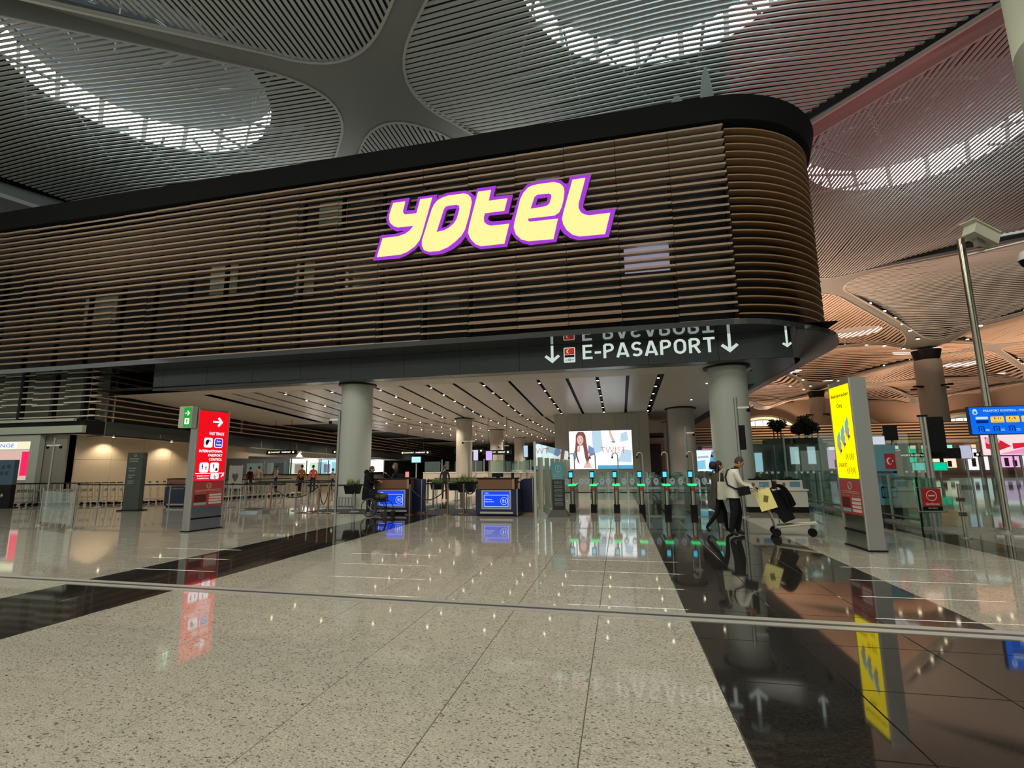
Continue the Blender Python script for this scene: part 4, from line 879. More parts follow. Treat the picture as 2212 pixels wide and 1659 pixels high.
# ---- e-passport gates
GL = lit('gate_green', (0.03, 0.72, 0.20), 1.6); GSC = lit('gate_screen', (0.10, 0.62, 0.85), 1.3)
GST = mat('gate_steel', (0.55, 0.52, 0.42), 0.18, 1.0)
def make_gate():
    t = thing('passport_gate', '', 'gate', (0, 0, 0), 0, 'e-passport gates')
    b = B(); b.loft([[(-.07, 0, z), (.07, 0, z), (.07, 1.7, z), (-.07, 1.7, z)] for z in (.05, .88)]); b.build('side_cabinet', mat('gate_body', (0.12, .13, .12), .25, .4), t)
    b = B(); b.tube([(0, -.05, .05), (0, -.05, .86)], .075, 14); b.build('front_column', GST, t, smooth=True)
    b = B(); b.box(-.1, .1, -.14, .05, 0, .28); b.build('plinth', BLACK, t)
    b = B(); b.plate(rrect(-.13, .13, .885, .945, .028), [], lambda u, v, w: (u, -.15 + w, v), .36); b.build('green_light', GL, t)
    b = B(); b.box(-.05, .05, -.135, -.12, .72, .84); b.build('red_mark', mat('gate_mark', (.35, .05, .03), .4), t)
    b = B(); b.box(-.14, .14, .25, 1.6, .87, .91); b.build('top_cover', mat('gate_top', (.05, .06, .06), .2), t)
    b = B(); pts = [(.1, .1, .93), (.09, .1, 1.9)] + [(.09 - .09 * (1 - math.cos(a)), .1, 1.9 + .09 * math.sin(a)) for a in (PI * k / 6 for k in range(1, 7))] + [(-.09, .1, 1.87)]
    b.tube(pts, .02, 8); cp = b.build('camera_pole', STEEL2, t, smooth=True); b = B(); b.cyl(-.09, .1, 1.80, 1.88, .045, 10, .02); b.build('camera', BLACK, cp)
    b = B(); b.box(-.12, .04, -.02, .05, 1.13, 1.38); sc = b.build('screen_housing', BLACK, t)
    b = B(); b.box(-.10, .02, -.03, -.02, 1.17, 1.34); b.build('screen', GSC, sc)
    b = B(); b.tube([(-.02, .02, .93), (-.02, .02, 1.14)], .02, 8); b.build('screen_stalk', BLACK, t)
    for s_ in (-1, 1):
        b = B(); b.box(*sorted((s_ * .08, s_ * .40)), .8, .812, .25, 1.22); lf = b.build('glass_leaf', GLASS, t)
        x = s_ * .27; b = B(); T = lambda u, v, w: (u, .79 - w, v)
        b.plate([(x + .085 * math.cos(a), 1.03 + .085 * math.sin(a) * (1 if math.sin(a) > 0 else 1.75)) for a in (2 * PI * k / 20 for k in range(20))], [circ(x, 1.03, .062, 16)], T, .002)
        b.plate(circ(x, 1.03, .05, 14), [circ(x, 1.03, .03, 14)], T, .002); b.plate(circ(x, .93, .022, 8), [], T, .002); b.build('round_sticker', mat('sticker', (.55, .62, .80), .5), lf)
        b = B(); b.box(*sorted((s_ * .12, s_ * .36)), .79, .80, .60, .63); b.build('sticker_text', BLACK, lf)
    return t
g0 = make_gate(); first = True
gl = ['first e-passport gate, beside the glass screen wall', 'second e-passport gate from the glass screen wall', 'third e-passport gate, under the left half of the poster', 'fourth e-passport gate, under the right edge of the poster', 'fifth e-passport gate, right of the lit poster', 'sixth e-passport gate, before the wide grey column', 'last e-passport gate, beside the woman with the tote bag']
for k, x in enumerate((-1.62, -.90, -.14, .68, 1.49, 2.30, 3.08)):
    if k == 0: g0.location = (x, 17.55, 0); g0['label'] = gl[0]
    else: dup(g0, (x, 17.55, 0), None, gl[k])
# second glass doors behind the gates
gd = thing('glass_barrier', 'second row of clear glass doors behind the e-passport gates', 'glass barrier', (0, 22.5, 0))
for k in range(6):
    x = -1.3 + .82 * k; b = B(); b.box(x, x + .74, 0, .015, .08, 1.25); b.build('pane', GLASS2, gd)
    b = B(); b.box(x - .04, x, -.02, .03, 0, 1.27); b.build('post', STEEL2, gd)
    b = B(); b.box(x, x + .74, -.01, .02, .55, .62); b.build('rail', STEEL2, gd)
# glass screen wall
gw = thing('glass_screen_wall', 'tall frameless glass wall with steel posts left of the gates', 'glass wall', (-2.62, 15.8, 0))
for k in range(7):
    y = 1.55 * k; b = B(); b.box(0, .014, y, y + 1.52, .03, 2.30); b.build('pane', GLASS2, gw)
    b = B(); b.box(.04, .20, y + .35, y + .41, 0, 1.85); b.build('post', mat('glass_post', (.52, .50, .40), .3, .8), gw)
    b = B(); b.loft([[(.02, y + .33, 0), (.34, y + .33, 0), (.34, y + .43, 0), (.02, y + .43, 0)], [(.02, y + .33, .22), (.1, y + .33, .22), (.1, y + .43, .22), (.02, y + .43, .22)]]); b.build('foot', STEEL2, gw)
b = B(); b.box(-.03, .045, -.02, .02, 0, 2.34); b.build('end_profile', STEEL2, gw)
# ---- desks with blue screens
SBL = lit('desk_screen_blue', (0.01, 0.07, 0.85), 1.05); SBW = lit('desk_screen_white', (0.75, 0.85, 1.0), 1.0)
WALNUT = mat('walnut_front', (0.16, 0.075, 0.045), .35, noise=.25, nscale=4, stretch=(1, 1, 8))
def desk(label, loc, rz, W=1.32, scr=True, mir=False):
    t = thing('information_desk', label, 'desk', loc, rz)
    b = B(); b.box(-W / 2, W / 2, 0, .7, .05, .84); b.build('navy_body', NAVY, t)
    b = B(); b.box(-W / 2 + .05, W / 2 - .05, .05, .65, 0, .05); b.build('plinth', BLACK, t)
    b = B(); b.box(-W / 2 + .08, W / 2 - .08, -.02, .5, .85, 1.17); b.build('walnut_front', WALNUT, t)
    b = B(); b.box(W / 2 - .16, W / 2 - .08, -.03, .1, .85, 1.17); b.build('gold_edge', mat('gold_edge', (.5, .33, .2), .25, 1), t)
    b = B(); b.box(-W / 2 + .04, W / 2 - .04, -.04, .6, 1.17, 1.2); b.build('counter_top', BLACK, t)
    b = B(); b.box(W / 2 - .02, W / 2 + .02, -.05, 0, .03, .86); b.build('corner_post', STEEL, t)
    if scr:
        b = B(); b.box(-W / 2 + .2, W / 2 - .2, -.025, 0, .22, .82); b.build('screen_frame', STEEL2, t)
        T = FT(0, -.026, 0); w_ = W / 2 - .26
        b = B(); b.plate([(-w_, .27), (w_, .27), (w_, .78), (-w_, .78)], [], T, .004); b.build('screen', SBL, t)
        b = B(); b.plate([(-w_ + .03, .30), (w_ - .03, .30), (w_ - .03, .67), (-w_ + .03, .67)], [[(-w_ + .042, .312), (w_ - .042, .312), (w_ - .042, .658), (-w_ + .042, .658)]], T, .007); b.build('screen_border', SBW, t)
        fit('Welcome', T, -w_ + .07, -w_ + .30, .51, .55, SBW, t, bold=.02, d=.008); fit('Ho\u015f Geldiniz', T, -w_ + .06, -w_ + .36, .43, .475, SBW, t, bold=.02, d=.008); fit('\u2022 \u0130GA', T, -w_ + .04, -w_ + .18, .71, .75, SBW, t, bold=.02, d=.008)
        b = B(); b.plate(circ(w_ - .17, .48, .12, 24), [circ(w_ - .17, .48, .11, 24)], T, .007); b.build('round_icon', SBW, t); man_icon(t, T, w_ - .2, .46, .09, SBW); man_icon(t, T, w_ - .13, .45, .08, SBW)
    b = B(); b.box(-W / 2 + .15, W / 2 - .15, -.01, 0, .08, .14); b.build('base_trim', STEEL2, t)
    return t
def rear_panel(label, loc):
    t = thing('side_partition', label, 'partition', loc); T = lambda u, v, w: (u, w, v)
    b = B(); b.plate([(-.28, .05), (.28, .05), (.28, 1.16), (-.12, 1.16), (-.23, 1.10), (-.28, .98)], [], T, .12); b.build('navy_panel', NAVY, t)
    b = B(); b.box(.16, .18, -.01, .0, .06, 1.15); b.build('trim_strip', STEEL2, t); b = B(); b.box(-.3, .3, -.04, .16, 0, .05); b.build('foot', COPPER, t); return t
desk('walnut and navy desk with a blue screen, behind the wheelchair', (-7.72, 16.35, 0), .0, 1.45)
rear_panel('navy partition with a rounded corner beside the desk behind the wheelchair', (-6.95, 16.75, 0))
desk('walnut and navy desk with a blue welcome screen, left of the glass wall', (-3.92, 16.0, 0), 0, 1.38)
rear_panel('navy partition with a rounded corner right of the blue welcome desk', (-3.05, 16.9, 0))
d3 = desk('plain black desk with a walnut top behind the red pillar', (-18.55, 18.35, 0), .0, 1.15, False)
fit('INFORMATION', FT(0, -.002, 0), -.35, .35, .74, .79, TXT, d3)
# monitors and small items standing on the desks
def monitor(label, loc):
    t = thing('monitor', label, 'monitor', loc); b = B(); b.box(-.19, .19, 0, .03, .03, .16); b.build('casing', BLACK, t); b = B(); b.cyl(0, .05, 0, .03, .06, 12); b.build('stand', BLACK, t)
monitor('black computer monitor on the blue welcome desk', (-3.95, 16.3, 1.2)); monitor('black computer monitor on the desk behind the wheelchair', (-7.5, 16.7, 1.2))
t = thing('card_terminal', 'small black device standing at the right end of the welcome desk', 'device', (-3.42, 16.2, 1.2)); b = B(); b.box(-.04, .04, -.02, .03, .02, .17); b.build('casing', BLACK, t); b = B(); b.cyl(0, 0, 0, .02, .05, 10); b.build('stand', BLACK, t)
t = thing('leaflet_screen', 'small lit red and white tablet on the desk behind the wheelchair', 'tablet', (-7.18, 16.4, 1.2)); b = B(); b.box(-.08, .08, 0, .02, .02, .24); b.build('casing', BLACK, t); b = B(); b.box(-.065, .065, -.006, 0, .04, .22); b.build('lit_panel', lit('tablet_red', (.85, .3, .25), 1), t)
# floor mats under the desks
MATB = mat('dark_carpet', (.02, .025, .035), .9, noise=.3, nscale=60)
for (x, y, w_, h_, l_) in ((-4.9, 17.3, 1.7, 1.2, 'dark blue carpet mat beside the blue welcome desk'), (-9.5, 17.2, 1.8, .9, 'dark blue carpet mat at the foot of the large pale column')):
    b = B(); b.box(x - w_, x + w_, y - h_, y + h_, 0.001, .012); tag(b.build('carpet_mat', MATB), l_, 'mat')
# ---- white control counter on the right
t = thing('control_counter', 'white two bay control counter with blue stickers behind the luggage cart', 'counter', (4.98, 18.1, 0))
CW = mat('counter_white', (.62, .60, .53), .35)
for s_ in (0, 1):
    x0 = -.92 + .93 * s_; b = B(); b.box(x0, x0 + .90, 0, .6, .18, .70); b.build('lower_panel', CW, t)
    b = B(); b.box(x0 + .02, x0 + .80, .05, .5, .74, 1.03); up_ = b.build('upper_panel', CW, t)
    b = B(); b.box(x0 + .42, x0 + .72, .04, .05, .82, .98); b.build('blue_sticker', mat('sticker_blue', (.12, .28, .42), .5), up_)
    b = B(); T = lambda u, v, w: (u, .05 - w, v); b.plate([(x0 + .24 + .05 * math.cos(a), .90 + .06 * math.sin(a) * (1 if math.sin(a) > 0 else 1.5)) for a in (2 * PI * k / 16 for k in range(16))], [], T, .006); b.build('round_sticker', mat('sticker_dark', (.12, .12, .12), .5), up_)
b = B(); b.box(-.93, .95, -.04, .65, .70, .74); b.build('counter_top', WHITE, t)
b = B(); b.box(-.90, .93, .03, .6, 0, .18); b.build('plinth', BLACK, t); b = B(); b.box(-.02, .02, -.01, .55, .18, 1.0); b.build('red_gap', mat('dark_red', (.10, .02, .02), .5), t)
for x, l_ in ((4.5, 'black screen lying on the left bay of the white counter'), (5.45, 'black screen lying on the right bay of the white counter')):
    m_ = thing('keyboard_tray', l_, 'device', (x, 18.35, 1.03)); b = B(); b.box(-.28, .28, -.1, .12, 0, .05); b.build('tray', BLACK, m_); b = B(); b.ell((0, 0, .05), (.12, .08, .06), 12, 6); b.build('dome', BLACK, m_)
# ---- belt posts
def make_post(kind):
    t = thing('belt_post', '', 'barrier post', (0, 0, 0), 0, 'belt barrier posts' if kind == 's' else None)
    m_ = STEEL if kind == 's' else COPPER
    b = B(); b.rings([(0, 0, 0, .17, .17), (0, 0, .015, .17, .17), (0, 0, .04, .05, .05)], 14); b.build('base', m_, t)
    b = B(); b.cyl(0, 0, .03, .93, .033, 12); b.build('post', m_, t, smooth=True); b = B(); b.cyl(0, 0, .93, 1.0, .043, 12); b.build('head', BLACK if kind == 's' else m_, t)
    return t
p0 = make_post('s'); p0['label'] = 'steel post with a black retractable belt in the queue barrier'
posts = [(-23.6, 18.2), (-22.2, 18.0), (-20.7, 17.9), (-19.8, 17.8), (-18.4, 17.9), (-16.6, 17.9), (-15.5, 18.0), (-14.7, 17.8), (-14.0, 18.1), (-13.1, 18.0), (-12.0, 17.2), (-10.95, 16.4), (-15.9, 19.3), (-15.0, 20.4), (-13.8, 20.2), (-12.9, 20.0), (-12.3, 21.5), (-13.6, 22.3), (-15.2, 22.8), (-16.9, 21.3),
         (-9.4, 16.9), (-8.9, 17.6), (-6.9, 18.2), (-5.9, 18.6), (-5.2, 18.4), (-5.6, 19.6), (-6.6, 20.6), (-8.2, 20.9), (-8.9, 22.8), (-7.6, 23.2), (-6.3, 22.4), (-5.1, 21.6), (-4.3, 21.2), (-4.0, 19.4), (-3.3, 20.4), (-10.5, 23.5), (-11.6, 24.6), (-13.2, 25.2), (-9.6, 25.6), (-7.0, 26.2), (-5.0, 25.0)]
BELT = mat('belt_black', (.008, .008, .010), .6)
links = [(0, 1), (1, 2), (2, 3), (3, 4), (4, 5), (5, 6), (6, 7), (7, 8), (8, 9), (12, 13), (13, 14), (14, 15), (15, 16), (16, 17), (17, 18), (18, 19), (20, 21), (21, 22), (22, 23), (23, 24), (25, 26), (26, 27), (27, 28), (28, 29), (29, 30), (30, 31), (31, 32), (33, 34), (35, 36), (36, 37), (38, 39), (39, 40), (11, 20)]
po = []
for k, (x, y) in enumerate(posts):
    if k == 0: p0.location = (x, y, 0); po.append(p0)
    else: po.append(dup(p0, (x, y, 0)))
for a, c in links:
    pa, pc = posts[a], posts[c]; dx, dy = pc[0] - pa[0], pc[1] - pa[1]; L_ = math.hypot(dx, dy); R_ = Matrix.Rotation(math.atan2(dy, dx), 3, 'Z')
    b = B(); b.rbox((dx / 2, dy / 2, .955), (L_ / 2 - .03, .004, .028), R_); b.build('belt', BELT, po[a])
# copper rope posts with sagging ropes
def rope_post(x, y, lab): t = make_post('c'); t.location = (x, y, 0); t['label'] = lab; t['category'] = 'barrier post'; return t
rp = [rope_post(-13.3, 17.5, 'bronze rope post standing before the steel belt posts on the left'), rope_post(-10.55, 16.45, 'bronze rope post, left one of the pair with a hanging rope'), rope_post(-10.2, 16.5, 'bronze rope post, right one of the pair with a hanging rope'),
      rope_post(-7.0, 16.25, 'bronze rope post at the right side of the wheelchair desk'), rope_post(-5.62, 16.15, 'bronze rope post standing alone left of the blue welcome desk'), rope_post(-5.2, 16.6, 'bronze rope post close to the blue welcome desk')]
def rope(p, a, b_, sag):
    o = rp[p].location; bm_ = B(); pts = []
    for k in range(13):
        u = k / 12; pts.append((a[0] + (b_[0] - a[0]) * u - o.x, a[1] + (b_[1] - a[1]) * u - o.y, .92 - sag * 4 * u * (1 - u)))
    bm_.tube(pts, .018, 6); bm_.build('rope', BELT, rp[p], smooth=True)
rope(0, (-13.3, 17.5), (-10.6, 16.45), .42); rope(1, (-10.55, 16.45), (-10.2, 16.5), .62); rope(3, (-7.0, 16.25), (-5.62, 16.15), .42); rope(5, (-5.2, 16.6), (-4.65, 16.2), .25)
# planters hooked on the belt posts
def fern(label, loc, s=1.0, n=70, first=None):
    t = thing('potted_grass', label, 'plant', loc); b = B(); b.loft([[(-.2 * s, -.11 * s, 0), (.2 * s, -.11 * s, 0), (.2 * s, .11 * s, 0), (-.2 * s, .11 * s, 0)], [(-.25 * s, -.14 * s, .28 * s), (.25 * s, -.14 * s, .28 * s), (.25 * s, .14 * s, .28 * s), (-.25 * s, .14 * s, .28 * s)]]); b.build('planter_box', BLACK, t)
    b = B()
    for k in range(n):
        a = random.random() * 2 * PI; x, y = random.uniform(-.2, .2) * s, random.uniform(-.1, .1) * s; l = random.uniform(.14, .3) * s; lean = random.uniform(.2, .9)
        dx, dy = math.cos(a), math.sin(a); w_ = .012 * s; q = []
        for u in (0, .5, 1): q.append((x + dx * l * lean * u * u, y + dy * l * lean * u * u, .27 * s + l * (u - .25 * u * u * lean), w_ * (1 - u * .9)))
        b.add([(q[0][0] - dy * q[0][3], q[0][1] + dx * q[0][3], q[0][2]), (q[0][0] + dy * q[0][3], q[0][1] - dx * q[0][3], q[0][2]), (q[1][0] + dy * q[1][3], q[1][1] - dx * q[1][3], q[1][2]), (q[1][0] - dy * q[1][3], q[1][1] + dx * q[1][3], q[1][2]), (q[2][0], q[2][1], q[2][2])], [(0, 1, 2, 3), (3, 2, 4)])
    b.build('grass_blades', mat('grass_green', (.12, .20, .04), .6, noise=.3, nscale=5), t); return t
for x, y, z, s, l_ in ((-9.55, 17.0, .64, 1.15, 'black planter of green grass before the large pale column'), (-7.2, 19.4, .68, 1.0, 'black planter of green grass behind the navy partition'), (-5.5, 17.9, .66, 1.35, 'largest black planter of green grass, left of the welcome desk'), (-6.2, 18.7, .68, 1.0, 'black planter of green grass behind the lone bronze post'),
                       (-4.8, 18.5, .68, 1.1, 'black planter of green grass just behind the welcome desk'), (-3.1, 19.0, .68, 1.1, 'black planter of green grass beside the glass wall'), (-3.4, 20.6, .70, 1.0, 'small planter of green grass seen over the welcome desk')):
    f_ = fern(l_, (x, y, z), s); b = B(); b.tube([(0, 0, -z), (0, 0, 0)], .02, 8); b.build('stand_pole', STEEL, f_)
# ---- camera poles
def cam_pole(label, loc, h, r=.05, arm=1, dev=False):
    t = thing('camera_pole', label, 'pole', loc); b = B(); b.cyl(0, 0, 0, h, r, 12); b.build('pole', STEEL, t, smooth=True); b = B(); b.cyl(0, 0, 0, .02, r * 2.6, 14); b.build('base', STEEL2, t)
    for s_ in ((-1, 1) if arm == 2 else (arm,)):
        b = B(); b.rbox((s_ * .2, 0, h - .32), (.17, .035, .03), Matrix.Identity(3)); a_ = b.build('camera_arm', WHITE, t); b = B(); b.ell((s_ * .36, 0, h - .40), (.06, .06, .07), 12, 8); b.build('camera_dome', BLACK, a_)
    return t
cam_pole('steel pole with two small cameras in front of the grey wall on the left', (-24.3, 17.5, 0), 3.0, .045, 2)
cam_pole('steel pole with a white camera beside the large pale column', (-9.85, 16.4, 0), 3.62, .055, -1)
p_ = cam_pole('steel pole with a camera and a black loudspeaker right of the gates', (3.62, 16.6, 0), 3.62, .055, 1)
b = B(); b.box(.03, .2, -.06, .08, 2.0, 2.75); b.build('loudspeaker', BLACK, p_)
cam_pole('thin steel camera pole before the nearest back column', (-8.3, 27.4, 0), 3.3, .05, 2); cam_pole('thin steel camera pole before the second back column', (-7.9, 34.5, 0), 3.3, .06, 2); cam_pole('thin steel pole between the gates and the glass hall', (3.0, 24.0, 0), 3.3, .05, 1)
# tall pole with the big camera and the blue waiting time screen
bp_ = thing('camera_mast', 'very tall steel mast at the right edge carrying a camera housing', 'pole', (8.49, 13.69, 0))
b = B(); b.cyl(0, 0, 0, 7.0, .075, 16); b.build('pole', GST, bp_, smooth=True); b = B(); b.cyl(0, 0, 0, .03, .2, 16); b.build('base', STEEL2, bp_)
bc = thing('camera_housing', 'cream box shaped camera housing on top of the tall mast', 'camera', (8.75, 13.4, 6.95), .35)
b = B(); b.rbox((0, 0, 0), (.34, .15, .15), Matrix.Rotation(.42, 3, 'Y')); b.build('housing', mat('camera_cream', (.62, .62, .50), .4), bc); b = B(); b.rbox((.0, 0, .17), (.38, .18, .015), Matrix.Rotation(.42, 3, 'Y')); b.build('sun_shield', MATS['camera_cream'], bc); b = B(); b.rbox((-.1, 0, -.2), (.1, .05, .12), Matrix.Identity(3)); b.build('bracket', mat('bracket_grey', (.2, .18, .17), .5), bc)
dc = thing('dome_camera', 'white dome camera with a dark glass ball at the right edge', 'camera', (9.33, 13.0, 6.1)); b = B(); b.cyl(0, 0, 0, .2, .2, 18, .15); b.build('cap', WHITE, dc); b = B(); b.ell((0, 0, 0), (.17, .17, .2), 16, 10); b.build('glass_ball', BLACK, dc, smooth=True); b = B(); b.tube([(0, 0, .2), (0, 0, .45), (-.8, .6, .45)], .03, 8); b.build('arm', STEEL2, dc)
bs = thing('waiting_time_screen', 'wide blue screen with passport control waiting times on the tall mast', 'screen', (8.0, 13.56, 2.18))
BB = lit('board_blue', (0.005, 0.15, 0.82), 1.05); BY = lit('board_yellow', (0.95, 0.62, 0.05), 1.05); BD = lit('board_dark', (0.0, 0.03, 0.25), .8); BW2 = lit('board_white', (0.6, 0.75, 1.0), 1.0)
b = B(); b.box(0, 1.75, 0, .08, 0, .66); b.build('casing', NAVY, bs); T = FT(0, -.001, 0)
b = B(); b.plate([(.02, .02), (1.73, .02), (1.73, .64), (.02, .64)], [], T, .004); b.build('screen', BB, bs)
fit('PASAPORT KONTROL - PASSPORT CONTROL', T, .30, 1.65, .53, .58, BW2, bs, bold=.02, d=.007); fit('BEKLEME S\u00dcRES\u0130 - WAITING TIME', T, .42, 1.5, .46, .50, BD, bs, bold=.02, d=.007)
b = B(); b.plate(circ(.13, .52, .05), [circ(.13, .52, .03)], T, .007); b.plate([(.08, .56), (.11, .60), (.15, .60), (.18, .56)], [], T, .007); b.build('camera_icon', BW2, bs)
b = B(); b.plate([(.13, .27), (.37, .27), (.37, .34), (.13, .34)], [], T, .007); b.build('label_box', BD, bs); b = B(); b.plate([(.13, .36), (.37, .36), (.37, .42), (.13, .42)], [], T, .007); b.build('label_box', BW2, bs)
for k, s_ in enumerate(('9-11', '1-5', '1-5', '1-5')):
    x = .42 + .30 * k; b = B(); b.plate(rrect(x, x + .26, .28, .42, .02), [], T, .007); b.build('time_box', BY, bs); fit(s_, T, x + .06, x + .2, .345, .40, BD, bs, bold=.02, d=.010); fit('dakika/min', T, x + .03, x + .23, .295, .315, BD, bs, d=.010)
for k in range(5):
    x = .13 + .30 * k; b = B(); b.plate([(x + .02, .08), (x + .02, .20), (x + .14, .20), (x + .14, .08), (x + .12, .08), (x + .12, .18), (x + .04, .18), (x + .04, .08)], [], T, .007); b.build('gate_icon', BD, bs); man_icon(bs, T, x + .08, .11, .05, BD)
    b = B(); b.box(x + .16, x + .24, -.008, -.001, .09, .10); b.box(x + .16, x + .23, -.008, -.001, .12, .13); b.build('text_line', BW2, bs)
# ---- glass balustrades on the right
gb = thing('glass_balustrade', 'low green tinted glass balustrade with floor rail right of the counter', 'balustrade', (7.1, 14.0, 0))
for k in range(5):
    y = 1.6 * k; b = B(); b.box(0, .015, y, y + 1.57, .06, 1.22); b.build('pane', GLASS2, gb); b = B(); b.box(-.02, .035, y - .02, y + .01, 0, 1.24); b.build('post', STEEL2, gb)
b = B(); b.tube([(-.18, 0, .22), (-.18, 8, .22)], .025, 8); b.build('bumper_rail', STEEL, gb); b = B(); b.box(-.04, .06, 0, 8, 0, .06); b.build('floor_channel', STEEL2, gb)
gb2 = thing('glass_balustrade', 'glass balustrade running behind the no entry board to the right edge', 'balustrade', (6.9, 13.85, 0))
for k in range(5):
    x = 1.15 * k; b = B(); b.box(x, x + 1.13, 0, .015, .08, 1.20); b.build('pane', GLASS2, gb2); b = B(); b.box(x - .015, x + .01, -.02, .03, 0, 1.22); b.build('post', STEEL2 if k % 2 else BLACK, gb2)
b = B(); b.box(0, 5.8, -.03, .05, 0, .08); b.build('floor_channel', STEEL2, gb2)
gb3 = thing('glass_screen_wall', 'tall grey green glass partition behind the white control counter', 'glass wall', (4.9, 20.6, 0))
for k in range(5):
    x = 1.2 * k; b = B(); b.box(x, x + 1.17, 0, .02, .05, 2.6); b.build('pane', GLASS2, gb3); b = B(); b.box(x - .05, x, -.03, .05, 0, 2.65); b.build('post', mat('partition_post', (.22, .25, .22), .4), gb3)
    for q in range(4): b = B(); b.box(x + .25 + .2 * q, x + .33 + .2 * q, -.006, 0, 1.2, 1.27); b.build('manifestation_mark', WHITE, gb3)
ne = thing('no_entry_board', 'red no entry board in a thin steel frame on the glass gate', 'sign', (6.66, 12.9, 0), .18)
T = FT(0, 0, 0)
b = B(); b.tube([(-.30, 0, .50), (-.30, 0, 1.02), (.32, 0, 1.02), (.32, 0, .50), (-.30, 0, .50)], .014, 8); b.tube([(.01, .02, .50), (.01, .02, 0)], .02, 8); b.build('steel_frame', STEEL, ne)
b = B(); b.plate([(-.20, .62), (.22, .62), (.22, 1.0), (-.20, 1.0)], [], T, .008); b.build('red_panel', mat('board_red', (.50, .02, .025), .4), ne)
b = B(); b.plate([(-.20, .53), (.22, .53), (.22, .62), (-.20, .62)], [], T, .008); b.build('black_panel', BLACK, ne)
NW = mat('board_print', (.8, .7, .68), .5)
b = B(); b.plate(circ(.01, .85, .115, 24), [circ(.01, .85, .10, 24)], T, .012); b.plate([(-.06, .835), (.08, .835), (.08, .865), (-.06, .865)], [], T, .012); b.build('no_entry_symbol', NW, ne)
fit('Girilmez', T, -.14, .16, .65, .70, NW, ne, bold=.02, d=.012); fit('No Entry', T, -.09, .11, .565, .60, NW, ne, bold=.01, d=.012)
gp = thing('gate_post', 'bright steel gate post with hinges right of the no entry board', 'post', (7.02, 12.55, 0)); b = B(); b.cyl(0, 0, 0, 1.12, .035, 12); b.build('post', GST, gp, smooth=True); b = B(); b.cyl(0, 0, 0, .02, .1, 12); b.build('base', STEEL2, gp)
for z in (.45, .75): b = B(); b.box(-.06, .06, -.04, .04, z, z + .08); b.build('hinge', STEEL, gp)
# teal poster totem with flag
ft = thing('poster_totem', 'large teal poster board with a red flag and phone icons', 'sign', (7.22, 15.95, 0), .0)
TE2 = mat('teal_board', (0.12, 0.32, 0.40), .4)
b = B(); b.box(-.33, .30, 0, .06, .05, 2.05); b.build('board', TE2, ft); b = B(); b.box(.30, .44, .0, .12, 0, 1.90); b.build('steel_post', mat('totem_post', (.33, .32, .27), .4), ft)
b = B(); b.box(-.33, .30, -.004, 0, .05, .42); b.build('lower_text_band', mat('totem_brown', (.05, .035, .03), .5), ft)
b = B(); b.box(.02, .28, -.006, 0, 1.40, 1.82); fl_ = b.build('flag', mat('flag_red', (.42, .02, .03), .5), ft)
T = lambda u, v, w: (u, -.007 - w, v); b = B(); a_ = [PI * (.25 + 1.5 * k / 12) for k in range(13)]
b.plate([(.13 + .07 * math.cos(a), 1.61 + .10 * math.sin(a)) for a in a_] + [(.15 + .05 * math.cos(a), 1.61 + .075 * math.sin(a)) for a in a_[::-1]], [], T, .003); b.plate(circ(.21, 1.61, .018, 5, .03), [], T, .003); b.build('moon_and_star', NW, fl_)
b = B(); b.box(-.2, .28, -.005, 0, 1.28, 1.34); b.build('text_band', BLACK, ft); fit('New Passport Gates', lambda u, v, w: (u, -.006 - w, v), -.18, .2, 1.295, 1.325, NW, ft)
b = B(); b.box(-.3, .2, -.005, 0, 1.0, 1.25); b.build('photo_print', mat('photo_print', (.12, .18, .2), .5, noise=.6, nscale=14), ft)
for x in (-.08, .14): b = B(); b.plate(rrect(x - .08, x + .08, .60, .92, .03), [rrect(x - .06, x + .06, .64, .88, .02)], lambda u, v, w: (u, -.005 - w, v), .004); b.build('phone_icon', BLACK, ft)
ls = thing('leaning_screen', 'pale lit screen on top of the teal poster board', 'screen', (7.6, 17.4, 2.1), .1); b = B(); b.box(-.45, .4, 0, .05, 0, .28); b.build('casing', STEEL2, ls); b = B(); b.box(-.43, .38, -.01, 0, .02, .26); b.build('screen', lit('pale_screen', (.75, .8, .9), .8), ls)
b = B(); b.cyl(0, .02, -2.1, 0, .03, 8); b.build('stand_pole', STEEL2, ls)
# black banners / screens seen from behind
for (x, y, z0, w_, h_, lab) in ((10.75, 20, 1.9, .55, 1.22, 'tall black screen back on a double pole, nearer of the two'), (9.62, 20.5, 2.35, .42, .55, 'small black screen back left of the tall one'), (11.1, 20.3, 1.68, .95, .36, 'low wide black screen back beneath the tall black one'), (9.62, 20.7, 1.30, .32, .95, 'narrow black column of screens left of the double pole')):
    t = thing('screen_back', lab, 'screen', (x, y, z0)); b = B(); b.box(-w_ / 2, w_ / 2, 0, .09, 0, h_); b.build('casing', BLACK, t); b = B(); b.box(-w_ / 2 + .05, w_ / 2 - .05, .09, .12, .05, h_ - .05); b.build('mount', STEEL2, t); b = B(); b.cyl(-w_ / 2 + .04, .15, -z0, h_, .03, 8); b.build('pole', STEEL2, t)
t = thing('double_pole', 'pair of slim steel tubes standing beside the black screens', 'pole', (10.2, 19.6, 0))
for s_ in (-.06, .06): b = B(); b.cyl(s_, 0, 0, 3.15, .045, 10); b.build('tube', STEEL2, t, smooth=True)
b = B(); b.box(-.14, .14, -.05, .05, 3.1, 3.16); b.build('cap', BLACK, t)
t = thing('double_pole', 'shorter pair of steel tubes behind the yellow pillar', 'pole', (8.95, 21.4, 0))
for s_ in (-.06, .06): b = B(); b.cyl(s_, 0, 0, 3.05, .05, 10); b.build('tube', STEEL2, t, smooth=True)
b = B(); b.box(-.14, .14, -.05, .05, 3.0, 3.06); b.build('cap', BLACK, t)
